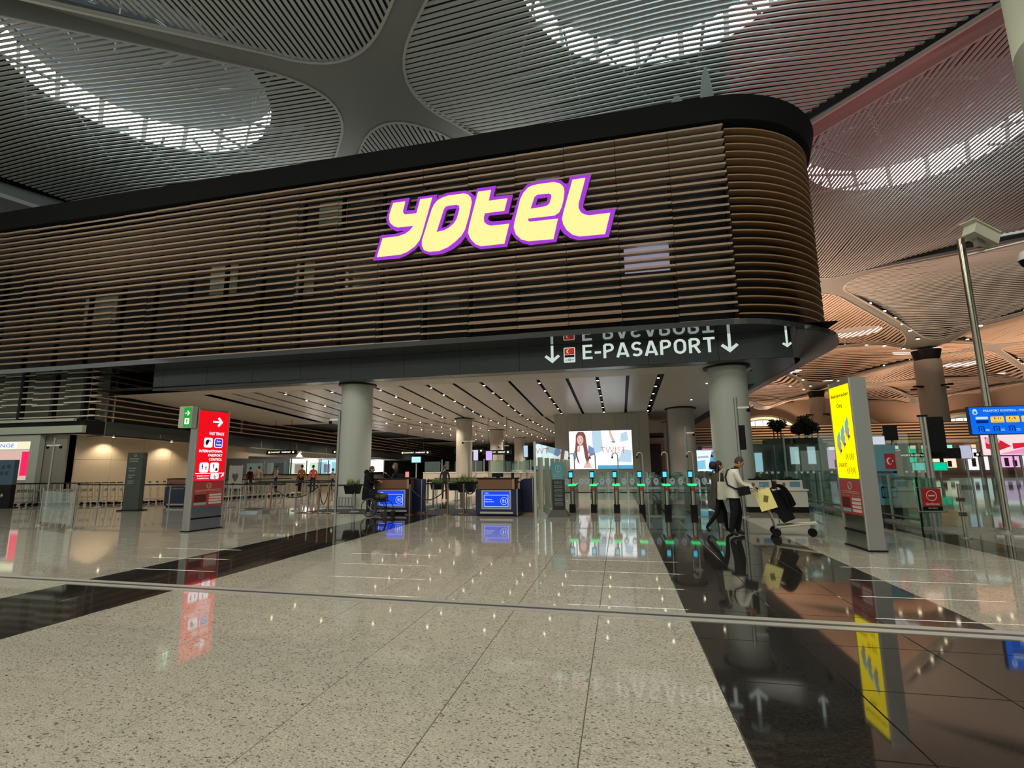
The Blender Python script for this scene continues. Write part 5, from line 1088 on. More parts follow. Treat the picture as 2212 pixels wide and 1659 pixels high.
for (x, y, z0, w_, h_, cl, lab) in ((9.55, 14.2, .35, .5, .75, (.01, .03, .2), 'dark blue board at the lower right edge of the view'),):
    t = thing('blue_board', lab, 'sign', (x, y, z0)); b = B(); b.box(-w_ / 2, w_ / 2, 0, .05, 0, h_); b.build('board', mat('blue_board', cl, .4), t); b = B(); b.box(-.03, .03, .0, .05, -z0, 0); b.build('leg', STEEL2, t); fit('10', FT(0, -.002, 0), -.1, .1, .3, .45, BW2, t)
# metal wedge on the floor, grille etc.
t = thing('floor_wedge', 'low sloping steel wedge lying on the floor before the belt posts', 'floor plate', (-12.8, 15.95, 0)); b = B(); b.loft([[(-.42, -.25, 0), (.36, -.25, 0), (.42, .25, 0), (-.36, .25, 0)], [(-.36, -.10, .12), (.30, -.10, .12), (.36, .2, .2), (-.30, .2, .2)]]); b.build('wedge_body', STEEL, t)
b = B(); b.box(.36, .52, -.2, .2, 0, .16); b.build('end_block', mat('grey_block', (.2, .2, .2), .5), t)
# left glass rail with two slanting steel posts
t = thing('glass_balustrade', 'glass balustrade with bright steel posts in front of the trolley row', 'balustrade', (-16.8, 11.98, 0), -.33)
for k, x in enumerate((0, 2.3)): b = B(); b.cyl(x, 0, 0, 1.08, .028, 10); b.build('post', STEEL, t, smooth=True); b = B(); b.cyl(x, 0, 0, .03, .08, 12); b.build('base', STEEL2, t)
b = B(); b.box(.05, 2.25, -.006, .006, .12, 1.0); b.build('pane', GLASS, t)
# ---- airport luggage trolleys in a nested row
def make_trolley():
    t = thing('luggage_trolley', 'empty steel luggage trolley nested in the long row by the beige wall', 'trolley', (0, 0, 0), 0, 'nested luggage trolleys')
    m_ = mat('trolley_metal', (.50, .47, .40), .35, .7)
    b = B()
    for s_ in (-.24, .24): b.tube([(s_ * .75, .75, .16), (s_, -.05, .16), (s_, -.12, .98)], .017, 6)
    b.tube([(-.24, -.09, .62), (.24, -.09, .62)], .014, 6); b.tube([(-.24, -.07, .36), (.24, -.07, .36)], .014, 6); b.build('frame', m_, t, smooth=True)
    b = B(); b.box(-.19, .19, .02, .72, .165, .18); b.build('deck', m_, t)
    b = B(); b.box(-.16, .16, -.06, -.05, .64, .74); b.build('back_panel', mat('trolley_panel', (.40, .38, .33), .4), t)
    b = B(); b.tube([(-.29, -.14, 1.0), (.29, -.14, 1.0)], .026, 8); b.build('handle', BLACK, t)
    for x, y in ((-.22, 0), (.22, 0), (0, .72)): b = B(); b.tube([(x - .02, y, .06), (x + .02, y, .06)], .06, 10); b.build('wheel', BLACK, t)
    return t
tr0 = make_trolley(); pl_ = [(-26.9, 18.25), (-24.0, 19.15), (-22.2, 20.2), (-20.3, 22.8), (-18.6, 26.5)]; k = 0; carry = 0
for a, c in zip(pl_[:-1], pl_[1:]):
    L_ = math.hypot(c[0] - a[0], c[1] - a[1]); n_ = int(L_ / .27)
    for q in range(n_):
        x = a[0] + (c[0] - a[0]) * q / n_; y = a[1] + (c[1] - a[1]) * q / n_; rz = math.atan2(c[1] - a[1], c[0] - a[0]) - PI / 2
        if k == 0: tr0.location = (x, y, 0); tr0.rotation_euler = (0, 0, rz)
        else: dup(tr0, (x, y, 0), rz)
        k += 1
# ================================================================== PEOPLE
SKIN = mat('skin', (.50, .29, .19), .5)
def limb_graph(J):
    ed = [('pelvis', 'spine'), ('spine', 'chest'), ('chest', 'neck'), ('neck', 'head')]
    for s_ in 'LR': ed += [('chest', 'sh' + s_), ('sh' + s_, 'el' + s_), ('el' + s_, 'wr' + s_), ('pelvis', 'hip' + s_), ('hip' + s_, 'kn' + s_), ('kn' + s_, 'an' + s_), ('an' + s_, 'toe' + s_)]
    return ed
RAD = dict(pelvis=(.150, .115), spine=(.135, .105), chest=(.155, .115), neck=(.058, .058), head=(.05, .055), sh=(.066, .066), el=(.046, .046), wr=(.030, .030), hip=(.092, .095), kn=(.064, .064), an=(.045, .048), toe=(.038, .034))
def person(label, loc, rz, h=1.75, pose={}, top=(.5, .5, .5), bottom=(.02, .02, .03), shoe=(.015, .015, .015), hair=(.03, .02, .015), sleeves=True, hairlen=0.0, slim=1.0, hand=None, group=None, topm=None, headpitch=0.0, legs=1.0):
    J = dict(pelvis=(0, 0, .95), spine=(0, 0, 1.12), chest=(0, 0, 1.31), neck=(0, 0, 1.47), head=(0, .02, 1.56),
             shL=(-.175, 0, 1.41), shR=(.175, 0, 1.41), elL=(-.24, -.03, 1.12), elR=(.24, -.03, 1.12), wrL=(-.25, .06, .88), wrR=(.25, .06, .88),
             hipL=(-.09, 0, .90), hipR=(.09, 0, .90), knL=(-.10, .02, .50), knR=(.10, .02, .50), anL=(-.10, 0, .09), anR=(.10, 0, .09), toeL=(-.11, .15, .035), toeR=(.11, .15, .035))
    J.update(pose); k = h / 1.75; J = {a: Vector(p) * k for a, p in J.items()}; names = list(J); ed = limb_graph(J)
    me = bpy.data.meshes.new('sk'); me.from_pydata([J[a] for a in names], [(names.index(a), names.index(c)) for a, c in ed], [])
    o = bpy.data.objects.new('sk', me); C.objects.link(o); md = o.modifiers.new('s', 'SKIN'); md.use_smooth_shade = True; md.branch_smoothing = .3
    for i, a in enumerate(names):
        r = RAD.get(a, RAD.get(a[:-1])); me.skin_vertices[0].data[i].radius = (r[0] * k * slim * (legs if a[:2] in ('kn', 'an', 'hi') else 1), r[1] * k * slim * (legs if a[:2] in ('kn', 'an', 'hi') else 1)); me.skin_vertices[0].data[i].use_root = (a == 'pelvis')
    sb = o.modifiers.new('u', 'SUBSURF'); sb.levels = 1; sb.render_levels = 1
    dg = bpy.context.evaluated_depsgraph_get(); ev = bpy.data.meshes.new_from_object(o.evaluated_get(dg)); bpy.data.objects.remove(o)
    t = thing('person', label, 'person', loc, rz, group)
    kind = {}
    for a, c in ed:
        kk = 1
        if a in ('neck',) : kk = 0
        if a[:3] == 'hip' or a[:2] == 'kn': kk = 2
        if a[:2] == 'an': kk = 3
        if a[:2] == 'el' and not sleeves: kk = 0
        if a == 'pelvis' and c[:3] == 'hip': kk = 2
        kind[(a, c)] = kk
    b = B(); vs = [v.co.copy() for v in ev.vertices]; base = len(b.v); b.v += [tuple(v) for v in vs]
    for p in ev.polygons:
        c0 = sum((vs[i] for i in p.vertices), Vector()) / len(p.vertices); best = None
        for (a, c), kk in kind.items():
            A, D = J[a], J[c] - J[a]; u = min(1, max(0, (c0 - A).dot(D) / max(D.length_squared, 1e-9))); dd_ = (c0 - A - D * u).length
            if best is None or dd_ < best[0]: best = (dd_, kk)
        b.f.append(tuple(i + base for i in p.vertices)); b.m.append(best[1])
    # head: skull, jaw, nose, ears, eyes, mouth in the same mesh
    hd = J['head']; R_ = Matrix.Rotation(headpitch, 3, 'X'); hc = hd + R_ @ Vector((0, .015, .10)) * k
    P_ = lambda x, y, z: hc + R_ @ Vector((x, y, z)) * k
    b.k = 0; b.ell(hc, (.076 * k, .092 * k, .115 * k), 16, 12, R_); b.ell(P_(0, .03, -.06), (.05 * k, .05 * k, .055 * k), 12, 8, R_)
    b.tube([P_(0, .088, .012), P_(0, .112, -.022), P_(0, .088, -.034)], [.008 * k, .014 * k, .010 * k], 6)
    for s_ in (-1, 1): b.ell(P_(s_ * .078, -.005, -.005), (.010 * k, .018 * k, .028 * k), 8, 6, R_)
    b.k = 4
    for s_ in (-1, 1): b.ell(P_(s_ * .030, .084, .012), (.011 * k, .008 * k, .007 * k), 8, 6, R_)
    b.k = 5; b.ell(P_(0, .086, -.055), (.022 * k, .008 * k, .006 * k), 8, 6, R_)
    # hands: palm, four fingers and a thumb leaving its side
    b.k = 0
    for s_ in 'LR':
        w0 = J['wr' + s_]; d0 = (w0 - J['el' + s_]).normalized(); hv = (hand or {}).get(s_)
        if hv: d0 = Vector(hv).normalized()
        side = d0.cross(Vector((0, 0, 1))); side = side.normalized() if side.length > .2 else Vector((0, 1, 0)); nrm = side.cross(d0).normalized()
        pc = w0 + d0 * .045 * k; Rm = Matrix((side, d0, nrm)).transposed(); b.ell(pc, (.038 * k, .055 * k, .017 * k), 10, 8, Rm)
        for q, (off, ln) in enumerate(((-.027, .062), (-.009, .074), (.009, .070), (.026, .054))):
            r0 = w0 + d0 * .082 * k + side * off * k; r1 = r0 + (d0 * .6 - nrm * .4) * ln * .55 * k; r2 = r1 + (d0 * .15 - nrm * .9) * ln * .45 * k
            b.tube([w0 + d0 * .05 * k + side * off * .8 * k, r0, r1, r2], [.010 * k, .0095 * k, .0085 * k, .0065 * k], 6)
        sd = -1 if s_ == 'L' else 1
        b.tube([w0 + d0 * .02 * k + side * -.02 * sd * k, w0 + d0 * .05 * k - side * .046 * sd * k, w0 + d0 * .075 * k - side * .052 * sd * k - nrm * .02 * k], [.012 * k, .011 * k, .008 * k], 6)
    key = str((top, bottom, shoe)); ms = [SKIN, topm or mat('cloth' + str(top), top, .85, noise=.15, nscale=12, spec=.15), mat('cloth' + str(bottom), bottom, .85, spec=.12), mat('leather' + str(shoe), shoe, .5), BLACK, mat('lips', (.35, .12, .10), .5)]
    b.build('body', ms, t, smooth=True)
    bh = B(); bh.ell(P_(0, -.014, .022), (.084 * k, .096 * k, .112 * k), 16, 10, R_); nv = len(bh.v)
    bh.f = [f for f in bh.f if not any((R_.transposed() @ (Vector(bh.v[i]) - hc)).y > .055 * k and (R_.transposed() @ (Vector(bh.v[i]) - hc)).z < .045 * k for i in f) and not all((R_.transposed() @ (Vector(bh.v[i]) - hc)).z < -.055 * k for i in f)]; bh.m = [0] * len(bh.f)
    if hairlen: bh.rings([tuple(P_(0, -.03, .02)) + (.085 * k, .07 * k), tuple(P_(0, -.055, -.08)) + (.09 * k, .055 * k), tuple(P_(0, -.07, -.08 - hairlen)) + (.07 * k, .035 * k)], 12)
    bh.build('hair', mat('hair' + str(hair), hair, .7), t, smooth=True)
    return t, J, k
# man in the white shirt, leaning on the luggage cart, walking to the right
WS = mat('white_shirt', (.62, .61, .54), .8, noise=.08, nscale=9)
mt, J, k = person('man in a white shirt and dark trousers pushing the luggage cart', (2.50, 12.35, 0), -PI / 2 - .12, 1.74,
    dict(chest=(0, .03, 1.31), neck=(0, .06, 1.46), head=(0, .11, 1.54), shL=(-.175, .05, 1.40), shR=(.175, .05, 1.40), elL=(-.22, .20, 1.16), elR=(.23, .16, 1.14), wrL=(-.17, .42, 1.08), wrR=(.17, .40, 1.05),
         knL=(-.10, .08, .50), knR=(.10, -.02, .50), anL=(-.10, .03, .09), anR=(.11, -.12, .09), toeL=(-.10, .18, .035), toeR=(.12, .03, .035)),
    top=(.62, .61, .54), bottom=(.012, .012, .018), hair=(.045, .028, .018), slim=1.12, hand=dict(L=(0, .8, -.5), R=(0, .8, -.5)), topm=WS, headpitch=-.45, legs=1.28)
b = B(); b.rings([(0, -.01, .83, .215, .165), (0, -.015, .95, .205, .165), (0, .0, 1.12, .19, .15), (0, .02, 1.30, .20, .145), (0, .035, 1.41, .19, .12), (0, .05, 1.47, .09, .085)], 20, False)
b.build('shirt_body', WS, mt, smooth=True)
b = B(); b.tube([(-.10, .08, 1.49), (-.10, -.09, 1.44), (.02, -.15, 1.28), (.17, -.13, 1.12), (.22, .02, 1.04), (.20, .16, 1.02)], .018, 6); b.build('shoulder_strap', BLACK, mt, smooth=True)
b = B(); b.rbox((.20, .20, .99), (.05, .12, .09), Matrix.Rotation(.2, 3, 'X')); b.build('belt_bag', BLACK, mt)
# woman beside him in a dark camouflage jacket
CAMO = mat('camouflage', (.055, .048, .028), .85, noise=.75, nscale=9)
wt, J, k = person('woman in a dark camouflage jacket and black leggings carrying a cream tote bag', (2.24, 12.72, 0), -PI / 2 + .05, 1.63,
    dict(head=(0, .05, 1.55), neck=(0, .03, 1.46), knL=(-.08, .14, .52), anL=(-.08, .16, .09), toeL=(-.08, .30, .035), knR=(.09, -.08, .50), anR=(.10, -.36, .15), toeR=(.10, -.28, .04), elR=(.25, -.05, 1.12), wrR=(.22, .10, .92), elL=(-.24, .06, 1.13), wrL=(-.2, .26, 1.02)),
    top=(.055, .048, .028), bottom=(.010, .011, .015), hair=(.012, .010, .012), hairlen=.16, slim=.95, topm=CAMO)
b = B(); b.rings([(0, -.01, .80, .205, .16), (0, -.01, .95, .20, .155), (0, 0, 1.12, .18, .14), (0, .0, 1.28, .19, .14), (0, .02, 1.38, .15, .11)], 18, False); b.build('jacket_body', CAMO, wt, smooth=True)
b = B(); b.ell((0, -.08, 1.55), (.10, .09, .10), 12, 8); b.build('hair_bun', mat('hair(0.012, 0.01, 0.012)', (.012, .010, .012), .7), wt, smooth=True)
tb = thing('tote_bag', 'cream cloth tote bag hanging from the shoulder of the camouflage jacket', 'bag', (2.34, 12.47, .78), -PI / 2 + .05)
b = B(); b.loft([[(-.03, -.17, 0), (.05, -.17, 0), (.05, .15, 0), (-.03, .15, 0)], [(-.02, -.15, .40), (.03, -.15, .40), (.03, .13, .40), (-.02, .13, .40)]]); b.build('bag_body', mat('cream_cloth', (.55, .54, .45), .85), tb)
b = B(); b.tube([(0, -.1, .40), (0, -.08, .62), (0, 0, .70), (0, .06, .62), (0, .08, .40)], .012, 6); b.build('strap', MATS['cream_cloth'], tb)
# cart they push
ct = thing('luggage_cart', 'steel luggage cart pushed by the man in the white shirt', 'trolley', (3.36, 12.50, 0), -PI / 2 - .18)
m_ = mat('cart_metal', (.58, .55, .46), .35, .5)
b = B()
for s_ in (-.22, .22): b.tube([(s_ * .4, .80, .30), (s_, .0, .20), (s_ * 1.05, -.28, .98)], .028, 8)
b.tube([(-.22, 0, .20), (.22, 0, .20)], .022, 8); b.build('frame', m_, ct, smooth=True)
b = B(); b.rbox((0, .38, .245), (.16, .42, .012), Matrix.Rotation(.12, 3, 'X')); b.build('deck', m_, ct)
b = B(); b.tube([(-.27, -.33, 1.03), (.27, -.33, 1.03)], .026, 10); b.build('handle', BLACK, ct)
b = B(); b.rbox((0, -.18, .80), (.2, .10, .10), Matrix.Rotation(-.3, 3, 'X')); b.build('basket', m_, ct)
b = B(); b.tube([(-.24, .86, .30), (.24, .86, .30)], .03, 8); b.build('front_bumper', mat('bumper_grey', (.22, .2, .18), .5), ct)
for x, y in ((-.24, -.02), (.24, -.02), (0, .70)): b = B(); b.tube([(x - .03, y, .09), (x + .03, y, .09)], .09, 14); b.build('wheel', BLACK, ct); b = B(); b.tube([(x, y, .09), (x, y, .26)], .022, 6); b.build('wheel_fork', STEEL2, ct)
sc2 = thing('suitcase', 'black ribbed suitcase leaning upright on the luggage cart', 'suitcase', (3.55, 12.53, .27), -PI / 2 - .18)
Rs = Matrix.Rotation(.42, 3, 'X'); b = B(); b.rbox(Rs @ Vector((0, .1, .34)) + Vector((0, 0, .02)), (.23, .13, .33), Rs); b.build('shell', mat('suitcase_black', (.007, .007, .008), .5, spec=.2), sc2)
for q in range(5): b = B(); b.rbox(Rs @ Vector((0, -.035, .12 + .11 * q)) + Vector((0, 0, .02)), (.2, .012, .02), Rs); b.build('rib', BLACK, sc2)
b = B(); b.tube([Rs @ Vector((-.1, .1, .66)), Rs @ Vector((-.1, .1, .78)), Rs @ Vector((.1, .1, .78)), Rs @ Vector((.1, .1, .66))], .012, 6); b.build('handle', BLACK, sc2)
yb = thing('shopping_bag', 'bright yellow paper shopping bag with a dark print on the cart handle', 'bag', (3.10, 12.22, .60), -.25)
Rb = Matrix.Rotation(.32, 3, 'Y').transposed(); b = B(); b.rbox(Vector((.02, 0, .20)), (.17, .05, .22), Rb); b.build('bag_body', mat('yellow_paper', (.95, .86, .34), .5), yb)
b = B(); b.rbox(Vector((.03, -.054, .22)), (.045, .002, .07), Rb @ Matrix.Rotation(.5, 3, 'Y')); b.build('dark_print', mat('olive_print', (.18, .16, .04), .5), yb)
b = B(); b.tube([(-.08, 0, .42), (-.10, 0, .50), (0, 0, .52), (.02, 0, .42)], .008, 6); b.build('handle', COPPER, yb)
jk = thing('draped_jacket', 'black jacket draped over the suitcase behind the yellow bag', 'jacket', (3.38, 12.45, .62), -PI / 2 - .18)
b = B(); b.loft([[(-.24, -.06 + .5 * u, .40 - .9 * u * u + .16 * math.sin(u * 3)), (.24, -.06 + .5 * u, .40 - .9 * u * u + .16 * math.sin(u * 3)), (.26, -.01 + .52 * u, .45 - .86 * u * u + .16 * math.sin(u * 3)), (-.26, -.01 + .52 * u, .45 - .86 * u * u + .16 * math.sin(u * 3))] for u in (0, .15, .3, .45, .6, .75)]); b.build('cloth', mat('jacket_black', (.006, .006, .007), .85, spec=.1), jk, smooth=True)
b = B(); b.tube([(.22, .1, .4), (.25, .2, .2), (.24, .26, .0)], [.06, .05, .04], 8); b.build('sleeve', MATS['jacket_black'], jk, smooth=True)
# woman in the long black coat at the desk
kt, J, k = person('woman in a long black hooded coat standing at the wheelchair desk', (-8.42, 16.05, 0), -PI / 2 + .15, 1.62,
    dict(head=(0, .07, 1.54), neck=(0, .04, 1.46), elL=(-.22, .14, 1.16), wrL=(-.15, .34, 1.18), elR=(.22, .14, 1.14), wrR=(.13, .36, 1.22)), top=(.008, .008, .010), bottom=(.02, .022, .03), shoe=(.2, .19, .17), hair=(.075, .022, .012), hairlen=.02, slim=1.0, headpitch=-.2)
b = B(); b.rings([(0, -.02, .50, .22, .20), (0, -.02, .75, .22, .19), (0, -.01, .95, .21, .17), (0, 0, 1.15, .20, .155), (0, .0, 1.32, .205, .15), (0, .02, 1.42, .17, .12)], 18, False); b.build('coat_body', mat('cloth(0.008, 0.008, 0.01)', (.008, .008, .01), .9), kt, smooth=True)
b = B(); b.ell((0, -.09, 1.42), (.13, .08, .09), 12, 8); b.build('hood', MATS['cloth(0.008, 0.008, 0.01)'], kt, smooth=True)
st, J, k = person('desk attendant in a dark uniform with a raised hand behind the desk', (-7.95, 17.15, 0), PI / 2 + .3, 1.70,
    dict(elL=(-.25, .10, 1.2), wrL=(-.22, .30, 1.38), elR=(.24, .12, 1.14), wrR=(.16, .32, 1.16)), top=(.012, .014, .022), bottom=(.01, .01, .012), hair=(.10, .095, .06), hairlen=.04, slim=1.05)
b = B(); b.rbox((.1, .125, 1.32), (.035, .004, .012), Matrix.Identity(3)); b.build('name_badge', WHITE, st)
# wheelchair
wc = thing('wheelchair', 'empty black wheelchair with a grey backpack parked before the blue screen desk', 'wheelchair', (-7.75, 15.62, 0), -.12)
TY_ = mat('tyre', (.02, .02, .02), .6); RM = mat('wheel_rim', (.33, .32, .30), .3, .8)
for s_, yy in ((1, -.28), (2, .28)):
    b = B(); n = 26; b.tube([(-.25 + .29 * math.cos(2 * PI * q / n), yy, .30 + .29 * math.sin(2 * PI * q / n)) for q in range(n + 1)], .017, 6, False); wl = b.build('rear_wheel', TY_, wc, smooth=True)
    b = B(); b.tube([(-.25 + .255 * math.cos(2 * PI * q / n), yy - (.03 if yy < 0 else -.03), .30 + .255 * math.sin(2 * PI * q / n)) for q in range(n + 1)], .009, 5, False); b.build('push_rim', RM, wl, smooth=True)
    b = B()
    for q in range(10): b.tube([(-.25, yy, .30), (-.25 + .28 * math.cos(2 * PI * q / 10), yy, .30 + .28 * math.sin(2 * PI * q / 10))], .004, 4)
    b.build('spokes', RM, wl)
    b = B(); b.tube([(.33, yy * .8 - .015, .09), (.33, yy * .8 + .015, .09)], .09, 14); b.build('front_wheel', TY_, wc)
    b = B(); b.tube([(-.45, yy * .85, .92), (-.33, yy * .85, .90), (-.30, yy * .85, .48), (.12, yy * .85, .48), (.24, yy * .85, .46), (.42, yy * .85, .12)], .013, 6); b.tube([(-.30, yy * .85, .70), (.10, yy * .85, .70), (.12, yy * .85, .48)], .013, 6); b.tube([(-.28, yy * .85, .30), (.33, yy * .8, .24), (.33, yy * .8, .09)], .013, 6); b.build('side_frame', BLACK, wc, smooth=True)
    b = B(); b.rbox((.48, yy * .5, .11), (.09, .07, .01), Matrix.Rotation(-.2, 3, 'Y')); b.build('foot_rest', BLACK, wc)
b = B(); b.box(-.30, .14, -.22, .22, .47, .52); b.build('seat', mat('wheelchair_cloth', (.018, .018, .02), .8), wc); b = B(); b.rbox((-.31, 0, .70), (.015, .22, .18), Matrix.Identity(3)); b.build('backrest', MATS['wheelchair_cloth'], wc)
b = B(); b.tube([(-.45, -.24, .92), (-.52, -.24, .92)], .018, 6); b.tube([(-.45, .24, .92), (-.52, .24, .92)], .018, 6); b.build('push_handle', BLACK, wc)
bk = thing('backpack', 'dark grey backpack lying on the wheelchair seat', 'bag', (-7.72, 15.6, .52), -.12); b = B(); b.ell((0, 0, .11), (.22, .16, .12), 16, 10); b.build('bag_body', mat('backpack_grey', (.07, .065, .05), .8), bk, smooth=True); b = B(); b.tube([(-.1, -.1, .2), (0, -.14, .24), (.1, -.1, .2)], .01, 6); b.build('strap', BLACK, bk)
# people at the far counters
far = [(-24.0, 30.2, (.62, .50, .38), (.3, .25, .2), 'person in a cream top at the far counter, leftmost of the group', 1.72, .4), (-22.5, 30.0, (.60, .52, .42), (.02, .02, .04), 'person in a light top and dark overalls at the far counter', 1.74, -.5), (-20.6, 30.0, (.55, .22, .05), (.02, .02, .03), 'person in an orange and navy work jacket at the far counter', 1.76, .1),
       (-19.75, 30.0, (.75, .12, .09), (.015, .015, .03), 'person in a bright red vest at the far counter', 1.74, .9), (-19.2, 31.4, (.60, .52, .40), (.10, .08, .06), 'person in a beige top right of the red vest', 1.50, -.6), (-21.4, 31.0, (.03, .02, .04), (.12, .01, .015), 'small person in dark clothes left of the orange jacket', 1.35, .3), (-25.0, 30.6, (.10, .01, .015), (.02, .02, .02), 'person in a dark red coat at the far left counter', 1.66, 0),
       (-18.2, 19.45, (.25, .10, .05), (.02, .02, .02), 'attendant sitting low behind the plain black desk', 1.5, PI), (-8.3, 23.4, (.02, .02, .025), (.02, .02, .02), 'person in black seen beside the planters in the middle', 1.62, .6)]
for x, y, tp, bt, lab, hh_, rz in far: person(lab, (x, y, 0), rz, hh_, {}, top=tp, bottom=bt)
# ---- far counters and hanging signs of the passport hall
CTW = mat('far_counter', (.52, .46, .36), .5)
for (x0, x1, y, lab) in ((-26.5, -18.0, 31.8, 'long pale control counter behind the people on the left'), (-14.5, -9.6, 36.0, 'pale passport desk row behind the wheelchair desk'), (-8.6, -4.2, 33.0, 'pale passport desk row left of the glass wall'), (-9.4, -5.6, 44.0, 'farthest pale passport desk row between the columns')):
    t = thing('control_counter', lab, 'counter', (x0, y, 0)); n_ = max(2, int((x1 - x0) / 1.6)); w_ = (x1 - x0) / n_
    for q in range(n_):
        b = B(); b.box(q * w_ + .02, (q + 1) * w_ - .02, 0, .8, 0, 1.12); b.build('front_panel', CTW, t)
        b = B(); b.box(q * w_ + .1, (q + 1) * w_ - .3, .1, .12, 1.14, 1.95); b.build('glass_pane', GLASS2, t)
        b = B(); b.box((q + 1) * w_ - .2, (q + 1) * w_ - .14, .1, .16, 1.12, 2.1); b.build('post', STEEL2, t)
    b = B(); b.box(0, x1 - x0, -.03, .85, 1.12, 1.16); b.build('counter_top', BLACK if x0 < -20 else WHITE, t)
HG = lit('hanging_green', (.55, .85, .45), 1.1); HY = lit('hanging_yellow', (.9, .95, .55), 1.1)
for (x, y, z, w_, lab, m2) in ((-13.9, 33, 2.55, 2.3, 'long black hanging lane sign right of the large pale column', HY), (-10.9, 36, 2.7, 2.3, 'long black hanging lane sign before the navy partition', HY), (-7.4, 30.5, 2.42, 1.8, 'long black hanging lane sign between the two nearest back columns', HG), (-21.5, 29, 2.6, 2.2, 'black hanging sign over the far left counter', HY), (-18.6, 32, 2.66, 2.2, 'black hanging sign left of the large pale column', HY)):
    t = thing('hanging_sign', lab, 'sign', (x, y, z)); b = B(); b.box(-w_ / 2, w_ / 2, 0, .12, -.14, .14); b.build('casing', BLACK, t); T = FT(0, -.001, 0)
    b = B(); b.plate(circ(-w_ / 2 + .22, 0, .07), [], T, .004); b.plate(circ(w_ / 2 - .22, 0, .07), [], T, .004); b.build('round_icon', m2, t)
    fit('PASAPORT', T, -w_ / 2 + .35, -.08, -.05, .05, m2, t, bold=.03); fit('PASSPORT', T, .05, w_ / 2 - .4, -.05, .05, lit('hang_white', (.95, 1, .95), 1.2), t, bold=.03)
    for s_ in (-.6, .6): b = B(); b.cyl(s_, .06, .14, cz(y) - z, .012, 6); b.build('rod', BLACK, t)
for (x, y, z, w_, h_, cl, lab) in ((-9.2, 22.0, 1.75, .5, .32, (.5, .9, 1.0), 'small pale blue screen on a pole behind the navy partition'), (-7.85, 30.2, 1.9, .45, .62, (.62, .42, .85), 'lilac screen right beside the nearest back column'), (-5.15, 32.4, 2.0, .55, .95, (.60, .40, .85), 'lilac upright screen before the farthest back column'), (-5.95, 32.4, 2.1, .34, .8, (.4, .6, .8), 'narrow blue upright screen beside the lilac one'), (-8.7, 30.2, 1.9, .35, .7, (.6, .62, .75), 'narrow tilted pale screen left of the nearest back column')):
    t = thing('wall_screen', lab, 'screen', (x, y, z)); b = B(); b.box(-w_ / 2, w_ / 2, 0, .06, 0, h_); b.build('casing', BLACK, t); b = B(); b.box(-w_ / 2 + .03, w_ / 2 - .03, -.01, 0, .03, h_ - .03); b.build('screen', lit('sc' + lab[:12], cl, 1.1), t); b = B(); b.cyl(0, .03, -z, 0, .03, 8); b.build('pole', STEEL2, t)
# banner on a stand before the left counter
t = thing('banner_stand', 'grey upright banner with a dark heart motif behind the belt posts', 'banner', (-16.6, 19.4, 0)); b = B(); b.box(-.33, .33, 0, .02, .72, 1.72); b.build('banner_cloth', mat('banner_grey', (.28, .27, .25), .7, noise=.35, nscale=10), t)
b = B(); T = FT(0, -.001, 0); b.plate([(0, 1.0), (.16, 1.22), (.14, 1.36), (.05, 1.38), (0, 1.31), (-.05, 1.38), (-.14, 1.36), (-.16, 1.22)], [], T, .004); b.build('heart_motif', mat('banner_dark', (.06, .06, .06), .6), t); b = B(); b.cyl(-.3, 0.05, 0, 1.75, .02, 8); b.cyl(.3, .05, 0, 1.75, .02, 8); b.build('poles', STEEL2, t)
# ================================================================== FAR HALL ON THE RIGHT
OW = mat('warm_slat', (.78, .52, .34), .5)
gal = thing('gallery_building', 'two storey shopping gallery with warm wooden slats across the far hall', 'building', (0, -2.6, 0))
b = B(); b.box(8, 98, 68, 72, 3.7, 4.0); b.build('floor_slab', mat('slab_beige', (.45, .38, .30), .6), gal)
for q in range(6): b = B(); b.box(8, 98, 67.7, 67.9, 4.15 + q * .32, 4.30 + q * .32); b.build('slat', OW, gal)
b = B(); b.box(8, 98, 67.95, 68.05, 4.0, 6.0); b.build('backing', mat('gallery_dark', (.10, .06, .045), .6), gal)
b = B(); b.box(8, 98, 73, 73.2, 0, 3.7); b.build('shop_wall', mat('shop_wall', (.12, .09, .07), .6), gal)
for x in range(10, 98, 6): b = B(); b.cyl(x, 69.5, 0, 3.7, .25, 12); b.build('gallery_post', mat('gallery_post', (.25, .22, .18), .5), gal)
cls = [(.75, .9, 1), (1, .75, .5), (.2, .8, .6), (1, .55, .35), (1, .95, .85), (.9, .5, .75), (.5, .7, 1), (1, .6, .4), (.05, .75, .4), (1, .85, .6), (.95, .95, 1), (.9, .45, .8)]
nm = ['pale blue', 'peach', 'turquoise', 'orange', 'cream', 'pink', 'light blue', 'salmon', 'green', 'golden', 'white', 'magenta']
for q in range(26):
    x = 10 + q * 3.0 + (q % 3) * .3; c_ = cls[q % 12]
    t = thing('shop_front', '', 'shop', (x, 70.2, 0)); t['label'] = nm[q % 12] + ' lit shop front in the far gallery' if q < 12 else 'lit shop front in the far gallery beneath the wooden slats'
    if q >= 12: t['group'] = 'distant lit shop fronts'
    else: t['label'] = nm[q] + ' lit shop front, number ' + ('one two three four five six seven eight nine ten eleven twelve'.split()[q]) + ' from the hotel corner in the far gallery'
    b = B(); b.box(0, 2.4, 0, .05, .5 + .3 * (q % 2), 2.6 + .4 * (q % 3)); b.build('lit_window', lit('shop' + str(q % 12), c_, 1.0), t)
    b = B(); b.box(.2, 2.2, -.05, 0, 3.1, 3.5); b.build('sign_panel', lit('shops' + str((q + 5) % 12), cls[(q + 5) % 12], 1.3), t)
    b = B(); b.box(.7, 1.1, -.06, 0, .9, 1.9); b.box(1.5, 1.9, -.06, 0, .9, 1.6); b.build('display', BLACK, t)
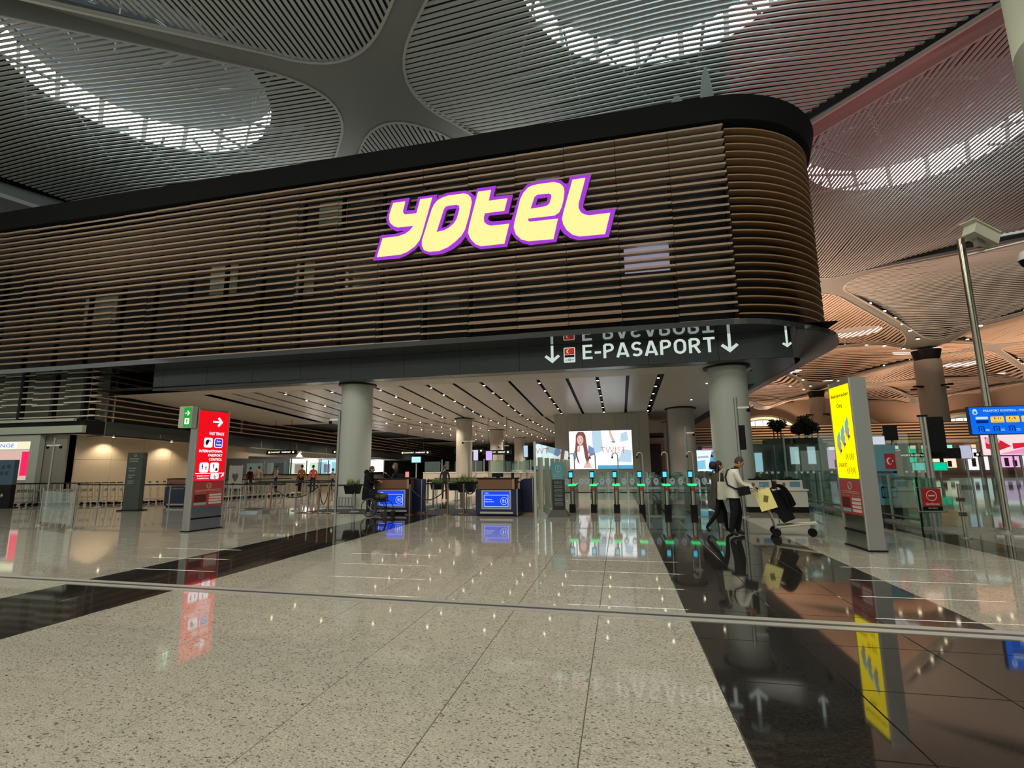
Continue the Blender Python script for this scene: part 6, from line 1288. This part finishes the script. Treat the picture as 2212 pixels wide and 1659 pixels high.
# kiosk with potted trees on top, advertising screens
kb = thing('glass_kiosk', 'dark glazed kiosk building carrying the potted trees on its roof', 'kiosk', (9.2, 39, 0))
b = B(); b.box(0, 5.0, 0, 5, 0, 2.85); b.build('body', mat('kiosk_glass', (.06, .075, .07), .15, spec=.7), kb); b = B(); b.box(-.1, 5.1, -.1, 5.1, 2.85, 2.95); b.build('roof_slab', mat('kiosk_roof', (.12, .11, .10), .5), kb)
for q in range(4): b = B(); b.box(q * 1.5 + .1, q * 1.5 + .16, -.03, 0, 0, 2.85); b.build('mullion', STEEL2, kb)
def tree(label, loc, blobs, hh_, n=900):
    t = thing('potted_tree', label, 'tree', loc); b = B(); b.box(-1.0 if len(blobs) > 2 else -.45, 1.0 if len(blobs) > 2 else .45, -.4, .4, 0, .3); b.build('planter_box', mat('planter_brown', (.12, .08, .06), .6), t)
    for bx, bz, br in blobs[:4]: b = B(); b.tube([(bx * .8, 0, .3), (bx, 0, bz - br * .4)], [.05, .03], 6); b.build('trunk', mat('bark', (.06, .045, .035), .8), t)
    b = B()
    for q in range(n):
        bx, bz, br = blobs[q % len(blobs)]; v = Vector((random.gauss(0, 1), random.gauss(0, 1), random.gauss(0, 1))).normalized() * br * random.uniform(.55, 1.05); c_ = Vector((bx, 0, bz)) + v; s_ = .085
        u1 = Vector((random.uniform(-1, 1), random.uniform(-1, 1), random.uniform(-1, 1))).normalized(); u2 = u1.orthogonal().normalized()
        b.add([c_ + u1 * s_ * 1.5, c_ + u2 * s_ * .6, c_ - u1 * s_ * 1.5, c_ - u2 * s_ * .6], [(0, 1, 2, 3)])
    for bx, bz, br in blobs: b.ell((bx, 0, bz), (br * .62, br * .62, br * .62), 8, 6)
    b.build('foliage', mat('tree_leaf', (.018, .028, .012), .7), t)
tree('sparser potted tree with a forked crown left of the denser one', (11.5, 40.2, 2.95), [(-.3, 1.45, .36), (.25, 1.5, .40), (0, 1.1, .25)], 1.5, 500)
tree('dense round cluster of dark potted trees beside the far column', (13.3, 40.2, 2.95), [(-.45, 1.05, .42), (.05, 1.55, .55), (.55, 1.15, .45), (.2, .95, .4)], 1.5, 1300)
def bigscreen(label, loc, w_, h_, colr, extra=None, s_=1.0):
    t = thing('advertising_screen', label, 'screen', loc); b = B(); b.box(-w_ / 2 - .05, w_ / 2 + .05, 0, .15, -.05, h_ + .05); b.build('frame', STEEL2, t); b = B(); b.box(-w_ / 2, w_ / 2, -.02, 0, 0, h_); b.build('lit_panel', lit('big' + label[:14], colr, s_), t)
    b = B(); b.cyl(0, .1, -loc[2], 0, .08, 8); b.build('pole', STEEL2, t)
    if extra: extra(t, FT(0, -.021, 0))
    return t
def sky_ad(t, T0):
    T = lambda u, v, w: T0(u * .45, v * .42, w)
    for k, (p, c_) in enumerate(((((-1.3, .2), (-.2, .3), (-.2, 1.6), (-1.3, 1.4)), (.25, .6, .85)), (((.1, .2), (1.3, .1), (1.3, 2.6), (.7, 2.9)), (.05, .42, .85)), (((-1.2, 1.8), (.3, 1.9), (.2, 2.2), (-1.2, 2.1)), (.45, .5, .6)))): b = B(); b.plate(list(p), [], T, .01); b.build('printed_sky', lit('skyad' + str(k), c_, 1.0), t)
bigscreen('bright blue and white advertising screen between the two columns', (5.28, 33.0, 1.15), 1.3, 1.25, (.75, .93, 1.0), sky_ad, 1.15)
bigscreen('upright pale blue screen seen through the glass right of the column', (7.62, 30.5, 1.1), .38, 1.05, (.55, .82, 1.0), None, 1.0)
bigscreen('tall white blue screen, left of a pair in the glass hall', (11.2, 36.0, 1.5), .5, 1.1, (.75, .85, .95), None, .9); bigscreen('tall white blue screen, right of a pair in the glass hall', (12.2, 36.0, 1.5), .45, 1.1, (.75, .9, .95), None, .9)
def pink_ad(t, T0):
    T = lambda u, v, w: T0(u, v * .62, w)
    for k, (p, c_) in enumerate((([(-1.9, 1.9), (-1.0, 1.5), (-.5, .9), (-1.3, .4), (-1.9, .7)], (.65, .02, .03)), ([(-.4, .6), (1.0, 1.0), (.9, 1.3), (-.4, 1.2)], (.7, .02, .05)), (circ(-1.5, 1.5, .42), (.85, .35, .42)), ([(-1.2, .1), (1.9, .1), (1.9, .6), (.2, .7)], (.85, .30, .55)))): b = B(); b.plate(list(p), [], T, .01 + .003 * k); b.build('printed_shape', lit('pinkad' + str(k), c_, 1.0), t)
bigscreen('large pink and red advertising screen under the waiting time screen', (25.6, 39.0, 1.95), 4.2, 1.32, (.95, .70, .72), pink_ad, 1.05)
bigscreen('emerald green screen, right one of the pair over the far counters', (22.55, 42.0, .95), .8, .52, (.0, .65, .35), None, .95); bigscreen('turquoise screen, left one of the pair over the far counters', (21.3, 42.0, .95), 1.0, .52, (.20, .75, .65), None, .95)
bigscreen('flight board with pale columns of text near the pink screen', (21.95, 38.0, 1.75), .6, .82, (.62, .62, .78), None, .8)
for (x, y, z, lab) in ((19.3, 39, 2.0, 'black overhead sign with yellow lettering behind the teal poster board'), (25.8, 41.5, 2.02, 'black overhead sign with cream lettering beneath the pink screen')):
    t = thing('hanging_sign', lab, 'sign', (x, y, z)); b = B(); b.box(-1.3, 1.3, 0, .15, -.14, .14); b.build('casing', BLACK, t); b = B(); b.plate(circ(-1.15, 0, .08), [], FT(0, -.001, 0), .004); b.plate(circ(1.15, 0, .08), [], FT(0, -.001, 0), .004); b.build('round_icon', HY, t); fit('PASAPORT KONTROL', FT(0, -.001, 0), -.95, .95, -.06, .06, HY, t, bold=.03); b = B(); b.cyl(-1.0, .08, -z, -.14, .05, 8); b.cyl(1.0, .08, -z, -.14, .05, 8); b.build('legs', STEEL2, t)
for x in (20, 34, 48, 62): lamp('SPOT', (x, 60, 1.0), 1500, (1.0, 0.66, 0.42), 0.3, (math.radians(130), 0, 0), math.radians(120))  # low spots added before the gallery to brighten its wooden slats
# end wall of the hall with arched windows
ew = bpy.data.objects.new('wall_end', None); C.objects.link(ew); ew['kind'] = 'structure'
b = B(); b.box(-10, 130, 160, 160.5, 0, 26); b.build('wall_core', mat('end_wall', (.30, .24, .19), .6), ew)
b = B(); b.box(100, 100.4, 20, 160, 0, 26); b.build('side_core', mat('end_wall', (.30, .24, .19), .6), ew)
ARC = lit('arch_daylight', (.88, .97, 1.0), 1.6)
for k, (x, w_, h_, z0) in enumerate(((42, 17, 5.2, 8.8), (68, 9, 3.6, 8.8), (93, 15, 4.4, 8.8))):
    wd = bpy.data.objects.new('window_%d' % (k + 21), None); C.objects.link(wd); wd['kind'] = 'structure'
    for q in range(8):
        x0 = -w_ / 2 + w_ * q / 8; pts = [(x + x0 + .1, z0)] + [(x + x0 + .1 + (w_ / 8 - .2) * u / 4, z0 + h_ * math.sqrt(max(.02, 1 - ((x0 + .1 + (w_ / 8 - .2) * u / 4) / (w_ / 2)) ** 2))) for u in range(5)] + [(x + x0 + w_ / 8 - .1, z0)]
        b = B(); b.plate(pts, [], lambda u, v, w: (u, 159.9 - w, v), .05); b.build('pane', ARC, wd)
    b = B(); n = 24; b.tube([(x - w_ / 2 * math.cos(PI * q / n) * 1.12, 159.3, z0 + (h_ + .9) * math.sin(PI * q / n)) for q in range(n + 1)], .7, 6); b.build('arch_frame', mat('arch_frame', (.42, .50, .42), .6), wd)
